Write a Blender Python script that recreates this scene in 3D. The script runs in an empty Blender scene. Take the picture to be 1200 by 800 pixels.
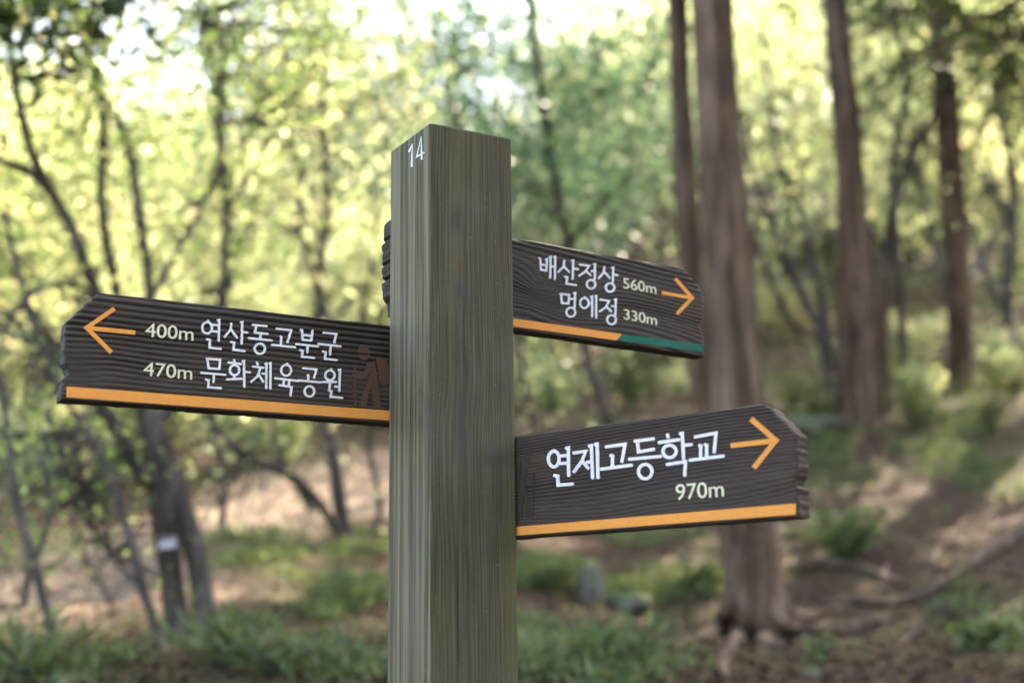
import bpy, math, random
import numpy as np
from mathutils import Matrix, Vector

SC = bpy.context.scene
COL = SC.collection
RNG = np.random.default_rng(7)

# ------------------------------------------------------------------ camera
FPX = 1600.0                                   # focal length in photo pixels (1200 wide)
_n = np.array([-96.0, 7200.0, -1600.0]); _n /= np.linalg.norm(_n)
_f = np.array([0.0, 0.0, -1.0]); _y = _f - _n * (_f @ _n); _y /= np.linalg.norm(_y)
ROT = np.array([np.cross(_y, _n), _y, _n])     # world = ROT @ camera
EYE = np.array([0.0, 0.0, 1.5])
cam = bpy.data.cameras.new('camera')
cam.sensor_width = 36.0; cam.lens = FPX / 1200 * 36
cam.clip_start = 0.05; cam.clip_end = 2000
cam.dof.use_dof = True; cam.dof.focus_distance = 1.74
cam.dof.aperture_fstop = 2.7; cam.dof.aperture_blades = 0
camo = bpy.data.objects.new('camera', cam); COL.objects.link(camo)
M4 = Matrix.Identity(4)
for i in range(3):
    for j in range(3):
        M4[i][j] = float(ROT[i][j])
    M4[i][3] = float(EYE[i])
camo.matrix_world = M4
SC.camera = camo

# ------------------------------------------------------------------ sky, sun, exposure
SUN_EL, SUN_AZ = 44.0, 36.0                    # azimuth clockwise from +Y (view direction) towards +X
world = bpy.data.worlds.new('World'); SC.world = world; world.use_nodes = True
wn = world.node_tree; wn.nodes.clear()
wo = wn.nodes.new('ShaderNodeOutputWorld'); wb = wn.nodes.new('ShaderNodeBackground')
ws = wn.nodes.new('ShaderNodeTexSky'); ws.sky_type = 'NISHITA'; ws.sun_disc = False
ws.sun_elevation = math.radians(SUN_EL); ws.sun_rotation = math.radians(SUN_AZ)
ws.dust_density = 2.5; ws.air_density = 1.0
wb.inputs['Strength'].default_value = 0.15
wn.links.new(ws.outputs[0], wb.inputs[0]); wn.links.new(wb.outputs[0], wo.inputs[0])
sun = bpy.data.lights.new('sun', 'SUN'); sun.energy = 5.0; sun.angle = math.radians(0.5)
sun.color = (1.0, 0.93, 0.82)
suno = bpy.data.objects.new('sun', sun); COL.objects.link(suno)
_e, _a = math.radians(SUN_EL), math.radians(SUN_AZ)
SUNDIR = Vector((math.cos(_e) * math.sin(_a), math.cos(_e) * math.cos(_a), math.sin(_e)))
suno.rotation_euler = SUNDIR.to_track_quat('Z', 'Y').to_euler()
suno.location = (20, 10, 30)
SC.view_settings.view_transform = 'Standard'; SC.view_settings.look = 'None'
SC.view_settings.gamma = 1.0; SC.view_settings.exposure = 3.28
SC.view_settings.use_white_balance = True; SC.view_settings.white_balance_temperature = 7650; SC.view_settings.white_balance_tint = 10
SC.render.engine = 'CYCLES'
SC.cycles.use_denoising = True
SC.cycles.max_bounces = 5; SC.cycles.diffuse_bounces = 3; SC.cycles.glossy_bounces = 2
SC.cycles.transmission_bounces = 4; SC.cycles.transparent_max_bounces = 4
SC.cycles.caustics_reflective = False; SC.cycles.caustics_refractive = False
SC.cycles.sample_clamp_indirect = 6.0
SC.cycles.use_adaptive_sampling = True; SC.cycles.adaptive_threshold = 0.03

# ------------------------------------------------------------------ pixel helpers (photo pixels -> world rays)
def ray(px, py):
    return ROT @ np.array([(px - 600) / FPX, (400 - py) / FPX, -1.0])
def P(px, py, y):
    d = ray(px, py); return EYE + d * (y / d[1])

# ------------------------------------------------------------------ mesh / object helpers
def mk(name, verts, faces, mat, parent=None, origin=None, smooth=False, attr=None):
    v = np.asarray(verts, dtype=np.float64)
    if origin is not None:
        v = v - np.asarray(origin)
    me = bpy.data.meshes.new(name)
    if isinstance(faces, np.ndarray):
        k = faces.shape[1]; nf = faces.shape[0]
        me.vertices.add(len(v)); me.vertices.foreach_set('co', v.astype(np.float32).ravel())
        me.loops.add(nf * k); me.loops.foreach_set('vertex_index', faces.astype(np.int32).ravel())
        me.polygons.add(nf); me.polygons.foreach_set('loop_start', np.arange(0, nf * k, k, dtype=np.int32))
        me.update(calc_edges=True)
    else:
        me.from_pydata([tuple(p) for p in v], [], faces)
    if smooth:
        me.polygons.foreach_set('use_smooth', np.ones(len(me.polygons), dtype=bool))
    if attr is not None:
        for an, (dom, vals) in attr.items():
            a = me.attributes.new(an, 'FLOAT', dom); a.data.foreach_set('value', np.asarray(vals, dtype=np.float32))
    me.materials.append(mat)
    o = bpy.data.objects.new(name, me); COL.objects.link(o)
    if parent is not None:
        o.parent = parent
    return o
def tag(o, label=None, cat=None, group=None, kind=None):
    if label: o['label'] = label
    if cat: o['category'] = cat
    if group: o['group'] = group
    if kind: o['kind'] = kind
    return o
def thing(name, label, cat, loc=(0, 0, 0), group=None):
    o = bpy.data.objects.new(name, None); COL.objects.link(o)
    o.empty_display_size = 0.2; o.location = tuple(float(c) for c in loc)
    return tag(o, label, cat, group)
def copy_tree(o, parent=None):
    c = o.copy(); COL.objects.link(c); c.parent = parent
    for ch in o.children:
        copy_tree(ch, c)
    return c

# value noise ---------------------------------------------------------------
def _h(ix, iy, iz, s):
    n = (ix * 374761393 + iy * 668265263 + iz * 1274126177 + s * 974711) & 0xFFFFFFFF
    n = ((n ^ (n >> 13)) * 1274126177) & 0xFFFFFFFF
    return ((n ^ (n >> 16)) & 0xFFFF) / 65535.0 * 2 - 1
def noise(x, y, z=0.0, s=0):
    x, y, z = np.broadcast_arrays(np.asarray(x, float), np.asarray(y, float), np.asarray(z, float))
    ix, iy, iz = np.floor(x).astype(np.int64), np.floor(y).astype(np.int64), np.floor(z).astype(np.int64)
    fx, fy, fz = x - ix, y - iy, z - iz
    fx, fy, fz = [t * t * (3 - 2 * t) for t in (fx, fy, fz)]
    r = 0
    for a in (0, 1):
        for b in (0, 1):
            for c in (0, 1):
                w = (fx if a else 1 - fx) * (fy if b else 1 - fy) * (fz if c else 1 - fz)
                r = r + w * _h(ix + a, iy + b, iz + c, s)
    return r
def fbm(x, y, z=0.0, s=0, oct=4):
    r, a = 0, 1.0
    for k in range(oct):
        r = r + a * noise(x * 2 ** k, y * 2 ** k, np.asarray(z) * 2 ** k, s + k); a *= 0.5
    return r

# ------------------------------------------------------------------ materials
def new_mat(name):
    m = bpy.data.materials.new(name); m.use_nodes = True
    nt = m.node_tree; nt.nodes.clear()
    out = nt.nodes.new('ShaderNodeOutputMaterial')
    return m, nt, out
def N(nt, typ, **kw):
    n = nt.nodes.new(typ)
    for k, v in kw.items():
        if k.startswith('i_'):
            n.inputs[k[2:].replace('_', ' ')].default_value = v
        else:
            setattr(n, k, v)
    return n
def ramp(nt, stops, fac):
    r = nt.nodes.new('ShaderNodeValToRGB'); e = r.color_ramp.elements
    while len(e) < len(stops): e.new(0.5)
    for el, (p, c) in zip(e, stops):
        el.position = p; el.color = (*c, 1)
    nt.links.new(fac, r.inputs[0]); return r
def bsdf(nt, out, rough=0.8, spec=0.3):
    b = nt.nodes.new('ShaderNodeBsdfPrincipled')
    b.inputs['Roughness'].default_value = rough; b.inputs['Specular IOR Level'].default_value = spec
    nt.links.new(b.outputs[0], out.inputs[0]); return b
def mapping(nt, scale, coord='Object'):
    tc = nt.nodes.new('ShaderNodeTexCoord'); mp = nt.nodes.new('ShaderNodeMapping')
    mp.inputs['Scale'].default_value = scale
    nt.links.new(tc.outputs[coord], mp.inputs[0]); return mp.outputs[0]
def bump(nt, h, strength, dist, b, prev=None):
    bp = nt.nodes.new('ShaderNodeBump'); bp.inputs['Strength'].default_value = strength
    bp.inputs['Distance'].default_value = dist
    nt.links.new(h, bp.inputs['Height'])
    if prev: nt.links.new(prev, bp.inputs['Normal'])
    nt.links.new(bp.outputs[0], b.inputs['Normal']); return bp.outputs[0]
def noise_tex(nt, vec, scale, detail=4, rough=0.55, dist=0.0):
    t = N(nt, 'ShaderNodeTexNoise'); t.inputs['Scale'].default_value = scale
    t.inputs['Detail'].default_value = detail; t.inputs['Roughness'].default_value = rough
    t.inputs['Distortion'].default_value = dist
    nt.links.new(vec, t.inputs['Vector']); return t.outputs['Fac']
def mixc(nt, fac, a, b, mode='MIX'):
    m = N(nt, 'ShaderNodeMix', data_type='RGBA', blend_type=mode)
    for s, v in ((0, fac), (6, a), (7, b)):
        if isinstance(v, bpy.types.NodeSocket): nt.links.new(v, m.inputs[s])
        elif isinstance(v, (int, float)): m.inputs[s].default_value = v
        else: m.inputs[s].default_value = (*v, 1)
    return m.outputs[2]
def math_n(nt, op, a, b=0.0):
    m = N(nt, 'ShaderNodeMath', operation=op)
    for i, v in enumerate((a, b)):
        if isinstance(v, bpy.types.NodeSocket): nt.links.new(v, m.inputs[i])
        else: m.inputs[i].default_value = v
    return m.outputs[0]

def mat_leaf(name, stops, trans=0.5, tint=(1.0, 1.0, 0.7), objvar=0.25, tboost=1.3, gloss=0.035):
    m, nt, out = new_mat(name)
    at = N(nt, 'ShaderNodeAttribute', attribute_name='rnd')
    oi = N(nt, 'ShaderNodeObjectInfo')
    v = math_n(nt, 'ADD', at.outputs['Fac'], math_n(nt, 'MULTIPLY', math_n(nt, 'SUBTRACT', oi.outputs['Random'], 0.5), objvar))
    c = ramp(nt, stops, v).outputs[0]
    d = N(nt, 'ShaderNodeBsdfDiffuse'); nt.links.new(c, d.inputs[0])
    t = N(nt, 'ShaderNodeBsdfTranslucent')
    tc = mixc(nt, 1.0, c, tuple(k * tboost for k in tint), 'MULTIPLY'); nt.links.new(tc, t.inputs[0])
    mx = N(nt, 'ShaderNodeMixShader'); mx.inputs[0].default_value = trans
    nt.links.new(d.outputs[0], mx.inputs[1]); nt.links.new(t.outputs[0], mx.inputs[2])
    g = N(nt, 'ShaderNodeBsdfGlossy'); g.inputs['Roughness'].default_value = 0.38
    g.inputs[0].default_value = (1, 1, 1, 1)
    mg = N(nt, 'ShaderNodeMixShader'); mg.inputs[0].default_value = gloss
    nt.links.new(mx.outputs[0], mg.inputs[1]); nt.links.new(g.outputs[0], mg.inputs[2])
    nt.links.new(mg.outputs[0], out.inputs[0]); return m

def mat_bark(name, c1, c2, c3, zs=0.12, scale=26, bdist=0.012):
    m, nt, out = new_mat(name); b = bsdf(nt, out, 0.9, 0.2)
    v = mapping(nt, (1, 1, zs))
    n1 = noise_tex(nt, v, scale, 6, 0.6, 0.4)
    n0 = noise_tex(nt, mapping(nt, (1, 1, zs * .6)), scale * .42, 3, 0.5, 0.3)
    n1 = math_n(nt, 'ADD', math_n(nt, 'MULTIPLY', n1, 0.5), math_n(nt, 'MULTIPLY', n0, 0.5)); n2 = noise_tex(nt, mapping(nt, (1, 1, 0.5)), 3.0, 3)
    c = ramp(nt, [(0.36, c1), (0.5, c2), (0.64, c3)], n1).outputs[0]
    k = ramp(nt, [(0.35, (0.55, 0.55, 0.55)), (0.7, (1.15, 1.15, 1.15))], n2).outputs[0]
    nt.links.new(mixc(nt, 1.0, c, k, 'MULTIPLY'), b.inputs['Base Color'])
    bump(nt, n1, 1.0, bdist * 2, b); return m

def mat_board(name, dark, mid, lite):
    m, nt, out = new_mat(name); b = bsdf(nt, out, 0.7, 0.22)
    at = N(nt, 'ShaderNodeAttribute', attribute_name='grain_shade')
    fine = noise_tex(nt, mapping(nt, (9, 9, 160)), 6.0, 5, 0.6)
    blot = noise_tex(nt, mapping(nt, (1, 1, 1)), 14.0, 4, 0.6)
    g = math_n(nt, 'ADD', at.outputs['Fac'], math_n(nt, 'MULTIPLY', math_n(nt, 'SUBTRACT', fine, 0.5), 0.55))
    c = ramp(nt, [(0.05, lite), (0.45, mid), (0.95, dark)], g).outputs[0]  # wood banding, with the shade of the grooves painted into the dark end
    k = ramp(nt, [(0.3, (0.78, 0.76, 0.8)), (0.7, (1.2, 1.17, 1.12))], blot).outputs[0]
    nt.links.new(mixc(nt, 1.0, c, k, 'MULTIPLY'), b.inputs['Base Color'])
    rr = ramp(nt, [(0.3, (0.6,) * 3), (0.8, (0.85,) * 3)], blot).outputs[0]
    nt.links.new(rr, b.inputs['Roughness'])
    bump(nt, fine, 0.7, 0.0012, b); return m

def mat_post():
    m, nt, out = new_mat('weathered_post_wood'); b = bsdf(nt, out, 0.85, 0.2)
    tc = N(nt, 'ShaderNodeTexCoord'); sx = N(nt, 'ShaderNodeSeparateXYZ')
    nt.links.new(tc.outputs['Object'], sx.inputs[0])
    # growth rings round a wandering pith: object X runs along the broad face, Y into the post
    wob = noise_tex(nt, mapping(nt, (0.8, 0.8, 1.2)), 2.6, 2, 0.4)
    wob2 = noise_tex(nt, mapping(nt, (5, 5, 2.0)), 2.0, 2, 0.5)
    dx = math_n(nt, 'ADD', math_n(nt, 'SUBTRACT', sx.outputs[0], 0.042), math_n(nt, 'MULTIPLY', math_n(nt, 'SUBTRACT', wob, 0.5), 0.035))
    dy = math_n(nt, 'ADD', math_n(nt, 'SUBTRACT', sx.outputs[1], 0.028), math_n(nt, 'MULTIPLY', math_n(nt, 'SUBTRACT', wob2, 0.5), 0.010))
    r = math_n(nt, 'SQRT', math_n(nt, 'ADD', math_n(nt, 'MULTIPLY', dx, dx), math_n(nt, 'MULTIPLY', dy, dy)))
    ph = math_n(nt, 'MULTIPLY', r, 2 * math.pi * 330)
    ph = math_n(nt, 'ADD', ph, math_n(nt, 'MULTIPLY', noise_tex(nt, mapping(nt, (60, 60, 1.2)), 1.0, 3, 0.6), 8.0))
    ring = math_n(nt, 'ADD', math_n(nt, 'MULTIPLY', math_n(nt, 'SINE', ph), 0.5), 0.5)
    fine = noise_tex(nt, mapping(nt, (200, 200, 4)), 1.5, 5, 0.65)
    spk = noise_tex(nt, mapping(nt, (1, 1, 0.6)), 420, 2, 0.5)
    c = ramp(nt, [(0.0, (0.074, 0.061, 0.037)), (0.7, (0.065, 0.053, 0.033)), (1.0, (0.050, 0.040, 0.026))], ring).outputs[0]
    c = mixc(nt, 1.0, c, ramp(nt, [(0.3, (0.58, 0.56, 0.54)), (0.68, (1.3, 1.3, 1.3))], fine).outputs[0], 'MULTIPLY')
    # green algae streaks and grey weathering, running down the grain
    alg = noise_tex(nt, mapping(nt, (30, 30, 0.9)), 1.6, 3, 0.55)
    c = mixc(nt, ramp(nt, [(0.52, (0, 0, 0)), (0.75, (0.6,) * 3)], alg).outputs[0], c, (0.082, 0.088, 0.036))
    gry = noise_tex(nt, mapping(nt, (5, 5, 2.2)), 2.3, 4, 0.6)
    c = mixc(nt, ramp(nt, [(0.5, (0, 0, 0)), (0.75, (0.5,) * 3)], gry).outputs[0], c, (0.110, 0.094, 0.092))
    c = mixc(nt, ramp(nt, [(0.66, (0, 0, 0)), (0.74, (0.5,) * 3)], spk).outputs[0], c, (0.19, 0.18, 0.14))
    # narrow side: weathering streaks, made paler to paint in its stronger light, and drying cracks along the grain
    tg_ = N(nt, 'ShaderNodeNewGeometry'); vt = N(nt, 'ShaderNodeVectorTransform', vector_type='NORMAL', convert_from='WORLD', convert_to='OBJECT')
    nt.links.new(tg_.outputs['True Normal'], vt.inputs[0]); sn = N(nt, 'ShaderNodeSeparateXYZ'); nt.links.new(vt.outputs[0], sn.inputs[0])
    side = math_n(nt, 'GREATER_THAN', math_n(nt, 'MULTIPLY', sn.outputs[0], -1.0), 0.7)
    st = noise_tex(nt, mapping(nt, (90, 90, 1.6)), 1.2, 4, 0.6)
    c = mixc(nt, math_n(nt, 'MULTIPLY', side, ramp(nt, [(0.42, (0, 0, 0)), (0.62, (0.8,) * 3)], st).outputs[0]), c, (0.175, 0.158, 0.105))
    crk = noise_tex(nt, mapping(nt, (150, 150, 1.3)), 1.0, 2, 0.5)
    c = mixc(nt, ramp(nt, [(0.71, (0, 0, 0)), (0.74, (0.85,) * 3)], crk).outputs[0], c, (0.022, 0.018, 0.014))
    # dark knots on the broad face
    kn = None
    for (kx, kz, rx, rz) in ((0.037, 0.587 - 0.36, 0.010, 0.022), (0.040, 0.36 - 0.36 + 0.13, 0.009, 0.016), (0.036, 0.055, 0.008, 0.03), (0.095, -0.075, 0.03, 0.012), (0.045, -0.03, 0.012, 0.05)):
        a = math_n(nt, 'DIVIDE', math_n(nt, 'SUBTRACT', dx, kx - 0.042), rx)
        bz = math_n(nt, 'DIVIDE', math_n(nt, 'SUBTRACT', sx.outputs[2], kz), rz)
        d2 = math_n(nt, 'ADD', math_n(nt, 'MULTIPLY', a, a), math_n(nt, 'MULTIPLY', bz, bz))
        e = math_n(nt, 'POWER', 2.718, math_n(nt, 'MULTIPLY', d2, -1.0))
        kn = e if kn is None else math_n(nt, 'MAXIMUM', kn, e)
    c = mixc(nt, math_n(nt, 'MULTIPLY', kn, 0.62), c, (0.045, 0.036, 0.034))
    nt.links.new(c, b.inputs['Base Color'])
    p = bump(nt, ring, 0.16, 0.0008, b)
    bump(nt, fine, 0.6, 0.0012, b, p); return m

def mat_paint(name, col, rough=0.65, wear=0.12):
    m, nt, out = new_mat(name); b = bsdf(nt, out, rough, 0.2)
    n = noise_tex(nt, mapping(nt, (1, 1, 1)), 180, 4, 0.6)
    n2 = noise_tex(nt, mapping(nt, (1, 1, 1)), 25, 3, 0.6)
    c = ramp(nt, [(0.3, tuple(k * (1 - wear * 1.6) for k in col)), (0.6, col)], n).outputs[0]
    c = mixc(nt, 1.0, c, ramp(nt, [(0.3, (1 - wear,) * 3), (0.7, (1.0,) * 3)], n2).outputs[0], 'MULTIPLY')
    n3 = noise_tex(nt, mapping(nt, (20, 20, 260)), 2.0, 4, 0.65)
    c = mixc(nt, ramp(nt, [(0.60, (0,) * 3), (0.74, (0.45,) * 3)], n3).outputs[0], c, tuple(k * (0.35 if wear > 0.1 else 0.7) for k in col))
    nt.links.new(c, b.inputs['Base Color']); bump(nt, n3, 0.3, 0.0008, b); return m

def mat_ground():
    m, nt, out = new_mat('forest_floor'); b = bsdf(nt, out, 0.95, 0.15)
    v = mapping(nt, (1, 1, 1))
    n1 = noise_tex(nt, v, 0.55, 5, 0.6); n2 = noise_tex(nt, v, 9, 6, 0.65); n3 = noise_tex(nt, v, 45, 3, 0.6)
    c = ramp(nt, [(0.28, (0.026, 0.015, 0.010)), (0.5, (0.056, 0.033, 0.022)), (0.72, (0.090, 0.056, 0.038))], n2).outputs[0]
    c = mixc(nt, ramp(nt, [(0.45, (0,) * 3), (0.62, (0.55,) * 3)], n1).outputs[0], c, (0.065, 0.080, 0.028))
    at = N(nt, 'ShaderNodeAttribute', attribute_name='path')
    pc = ramp(nt, [(0.3, (0.17, 0.118, 0.088)), (0.7, (0.30, 0.22, 0.165))], n2).outputs[0]
    c = mixc(nt, at.outputs['Fac'], c, pc)
    c = mixc(nt, 1.0, c, ramp(nt, [(0.3, (0.7,) * 3), (0.7, (1.2,) * 3)], n3).outputs[0], 'MULTIPLY')
    nt.links.new(c, b.inputs['Base Color'])
    p = bump(nt, n2, 0.8, 0.06, b); bump(nt, n3, 0.7, 0.02, b, p); return m

def mat_rock():
    m, nt, out = new_mat('mossy_rock'); b = bsdf(nt, out, 0.9, 0.25)
    v = mapping(nt, (1, 1, 1)); n1 = noise_tex(nt, v, 7, 6, 0.65)
    c = ramp(nt, [(0.3, (0.07, 0.060, 0.052)), (0.65, (0.19, 0.17, 0.155))], n1).outputs[0]
    g = N(nt, 'ShaderNodeNewGeometry'); s = N(nt, 'ShaderNodeSeparateXYZ'); nt.links.new(g.outputs['Normal'], s.inputs[0])
    mm = math_n(nt, 'MULTIPLY', math_n(nt, 'ADD', s.outputs[2], math_n(nt, 'SUBTRACT', n1, 0.7)), 1.0)
    c = mixc(nt, ramp(nt, [(0.0, (0,) * 3), (0.35, (0.9,) * 3)], mm).outputs[0], c, (0.05, 0.085, 0.02))
    nt.links.new(c, b.inputs['Base Color']); bump(nt, n1, 0.8, 0.04, b); return m

LEAF_G = mat_leaf('leaf_green', [(0.0, (0.040, 0.072, 0.020)), (0.4, (0.098, 0.15, 0.040)), (0.75, (0.19, 0.235, 0.070)), (1.0, (0.34, 0.30, 0.14))], 0.68, (1.0, 1.0, 0.95), tboost=2.1)
LEAF_Y = mat_leaf('leaf_yellow_green', [(0.0, (0.095, 0.14, 0.060)), (0.45, (0.21, 0.25, 0.125)), (0.8, (0.37, 0.37, 0.20)), (1.0, (0.54, 0.43, 0.28))], 0.68, (1.0, 1.0, 0.95), tboost=2.1)
LEAF_O = mat_leaf('leaf_autumn', [(0.0, (0.13, 0.16, 0.07)), (0.5, (0.30, 0.29, 0.14)), (1.0, (0.48, 0.36, 0.20))], 0.62, (1, 0.95, 0.85), tboost=1.9)
LEAF_B = mat_leaf('needle_blue_green', [(0.0, (0.024, 0.055, 0.034)), (0.6, (0.055, 0.11, 0.066)), (1.0, (0.13, 0.19, 0.10))], 0.35, (0.9, 1.0, 0.9), tboost=1.3)
LEAF_C = mat_leaf('cypress_spray', [(0.0, (0.012, 0.028, 0.010)), (0.6, (0.030, 0.055, 0.014)), (1.0, (0.06, 0.09, 0.02))], 0.3)
GRASS = mat_leaf('undergrowth_leaf', [(0.0, (0.048, 0.072, 0.030)), (0.6, (0.10, 0.14, 0.058)), (1.0, (0.18, 0.19, 0.095))], 0.35, gloss=0.012)
LITTER = mat_leaf('dry_leaf', [(0.0, (0.040, 0.025, 0.019)), (0.5, (0.080, 0.052, 0.034)), (0.85, (0.13, 0.086, 0.054)), (1.0, (0.24, 0.17, 0.08))], 0.1, (1, 0.9, 0.8), gloss=0.0)
BARK_C = mat_bark('cypress_bark', (0.028, 0.016, 0.010), (0.108, 0.066, 0.044), (0.215, 0.147, 0.108))
BARK_D = mat_bark('dark_bark', (0.030, 0.024, 0.021), (0.065, 0.052, 0.045), (0.12, 0.10, 0.09), 0.3, 30, 0.006)
BARK_G = mat_bark('grey_bark', (0.035, 0.029, 0.026), (0.070, 0.059, 0.052), (0.13, 0.11, 0.10), 0.3, 24, 0.006)
BARK_P = mat_bark('pale_bark', (0.07, 0.06, 0.05), (0.13, 0.11, 0.095), (0.20, 0.18, 0.16), 0.3, 24, 0.006)
ROOT = mat_bark('root_bark', (0.032, 0.020, 0.015), (0.072, 0.047, 0.035), (0.12, 0.082, 0.062), 0.6, 22, 0.01)
BOARD1 = mat_board('dark_board_wood_groove_shade', (0.0045, 0.0035, 0.003), (0.023, 0.0168, 0.0132), (0.053, 0.040, 0.032))
BOARD2 = mat_board('brown_board_wood_groove_shade', (0.007, 0.0047, 0.004), (0.028, 0.0185, 0.0152), (0.053, 0.037, 0.031))
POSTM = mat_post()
WHITE = mat_paint('white_paint', (0.70, 0.67, 0.70))
CREAM = mat_paint('cream_paint', (0.68, 0.63, 0.45))
ORANGE = mat_paint('orange_paint', (0.66, 0.255, 0.055), 0.65, 0.05)
GREEN = mat_paint('green_paint', (0.002, 0.095, 0.062))
BROWN = mat_paint('brown_relief', (0.088, 0.043, 0.026), 0.6)
METAL = mat_paint('grey_white_plastic', (0.60, 0.60, 0.66))
GROUNDM = mat_ground(); ROCKM = mat_rock()

# ------------------------------------------------------------------ ground (one sheet; a hillside rising away from the camera)
_ctl = [(0,800,4.5),(300,800,4.5),(600,803,4.5),(900,800,4.7),(1200,800,4.7),(1350,800,4.7),(-150,800,4.5),
        (50,768,6),(225,750,6.5),(450,735,6.6),(650,742,6.6),(-100,760,6.2),
        (60,680,8.2),(250,672,8.3),(405,642,9),(650,672,8.6),(880,742,8),(-100,690,8.5),
        (1000,688,8.4),(1180,716,7.4),(1180,600,10),(990,640,9.3),(1350,620,9),
        (300,592,12),(100,610,12),(420,560,13),(650,600,12),(800,610,11),(-100,610,12),
        (1003,497,13),(1127,464,16.5),(950,525,12.2),(1250,455,16),
        (0,540,20),(300,520,22),(500,480,24),(700,430,24),(900,395,22),(1150,370,25),(-250,540,20),(1450,400,24),
        (0,480,40),(300,455,40),(500,390,40),(700,262,40),(900,235,40),(1200,225,40),(-300,450,40),(1500,235,40)]
_pts = [P(*c) for c in _ctl]
_pts += [np.array(p, float) for p in [(0,0,0),(3,0,.25),(-3,0,-.1),(0,1.7,.45),(2.5,2,.7),(-2.5,2,.35),(0,-6,-1.2),(8,-6,-.6),(-8,-6,-1.6),(8,2,1.6),(-8,2,.3),(12,8,3.2),(-10,8,1.4),
         (0,-40,-6),(40,-20,0),(-40,-20,-6),(60,40,20),(-60,40,5),(40,90,40),(0,90,30),(-50,90,14),(100,160,42),(0,160,30),(-100,160,18),(120,0,20),(-120,0,0),(0,-120,-8)]]
_pts = np.array(_pts)
def _U(r2): return 0.5 * r2 * np.log(r2 + 1e-9)
_S = 0.1
_A = _pts[:, :2] * _S
_K = _U(((_A[:, None] - _A[None]) ** 2).sum(-1)) + np.eye(len(_A)) * 2e-3
_Q = np.hstack([np.ones((len(_A), 1)), _A])
_L = np.block([[_K, _Q], [_Q.T, np.zeros((3, 3))]])
_W = np.linalg.solve(_L, np.concatenate([_pts[:, 2], np.zeros(3)]))
def ground_z(x, y):
    x = np.asarray(x, float); y = np.asarray(y, float); sh = x.shape
    q = np.stack([x.ravel(), y.ravel()], 1) * _S
    z = np.zeros(len(q))
    for i in range(0, len(q), 20000):
        qq = q[i:i + 20000]
        z[i:i + 20000] = _U(((qq[:, None] - _A[None]) ** 2).sum(-1)) @ _W[:len(_A)] + _W[-3] + qq @ _W[-2:]
    z = z.reshape(sh)
    w = np.clip((y - 3) / 3, 0, 1)
    return z + w * (0.05 * fbm(x * 1.3, y * 1.3, 0, 3, 4) + np.clip((y - 12) / 20, 0, 1) * 0.35 * noise(x * .25, y * .25, 0, 9))
def GZ(x, y): return float(ground_z(np.array([x]), np.array([y]))[0])
def hit(px, py, y0=3.6, y1=60):
    """world point where the sight line of a photo pixel meets the ground"""
    ys = np.concatenate([np.arange(y0, 20, .04), np.arange(20, y1, .25)]); d = ray(px, py)
    q = EYE[None] + d[None] * (ys / d[1])[:, None]
    b = np.nonzero(q[:, 2] < ground_z(q[:, 0], q[:, 1]))[0]
    p = q[b[0]] if len(b) else q[-1]
    return np.array([p[0], p[1], GZ(p[0], p[1])])

def graded(lo, a, b, hi, step, grow):
    c = list(np.arange(a, b + 1e-6, step)); s = step
    while c[-1] < hi: s *= grow; c.append(c[-1] + s)
    s = step
    while c[0] > lo: s *= grow; c.insert(0, c[0] - s)
    return np.array(c)
gx = graded(-220, -5, 7, 220, 0.08, 1.16); gy = graded(-120, 3.5, 17, 260, 0.08, 1.12)
GX, GY = np.meshgrid(gx, gy)
Z = ground_z(GX, GY)
# worn path across the left of the view
path_px = [(-60, 720), (60, 690), (160, 650), (240, 620), (300, 600), (370, 585), (440, 555), (520, 530)]
path_w = [hit(*p) for p in path_px]
def path_dist(x, y):
    d = np.full(np.shape(x), 1e9)
    for a, b in zip(path_w[:-1], path_w[1:]):
        ab = b[:2] - a[:2]; t = np.clip(((x - a[0]) * ab[0] + (y - a[1]) * ab[1]) / (ab @ ab), 0, 1)
        d = np.minimum(d, np.hypot(x - a[0] - t * ab[0], y - a[1] - t * ab[1]))
    return d
pd = path_dist(GX, GY)
patha = np.clip(1.25 - pd / 1.1 + 0.35 * fbm(GX * .8, GY * .8, 0, 21, 3), 0, 1)
nx, ny = len(gx), len(gy)
ii = (np.arange(ny - 1)[:, None] * nx + np.arange(nx - 1)[None]).ravel()
gf = np.stack([ii, ii + 1, ii + nx + 1, ii + nx], 1)
ground = mk('ground', np.stack([GX.ravel(), GY.ravel(), Z.ravel()], 1), gf, GROUNDM, smooth=True, attr={'path': ('POINT', patha.ravel())})
tag(ground, kind='structure')

# ------------------------------------------------------------------ signpost
PSI = 0.5233; PW = 0.12
NC = np.array([-0.10066, 1.6319, 0.0]); PTOP = 2.1492
RD = np.array([math.cos(PSI), math.sin(PSI), 0]); LD = np.array([-math.sin(PSI), math.cos(PSI), 0]); UP = np.array([0, 0, 1.0])
LC = NC + PW * LD; RC = NC + PW * RD
pb = NC + 0.5 * PW * (RD + LD); pb[2] = GZ(pb[0], pb[1])
signpost = thing('signpost', 'square weathered wooden signpost with three dark carved arrow boards', 'signpost', pb)

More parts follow.
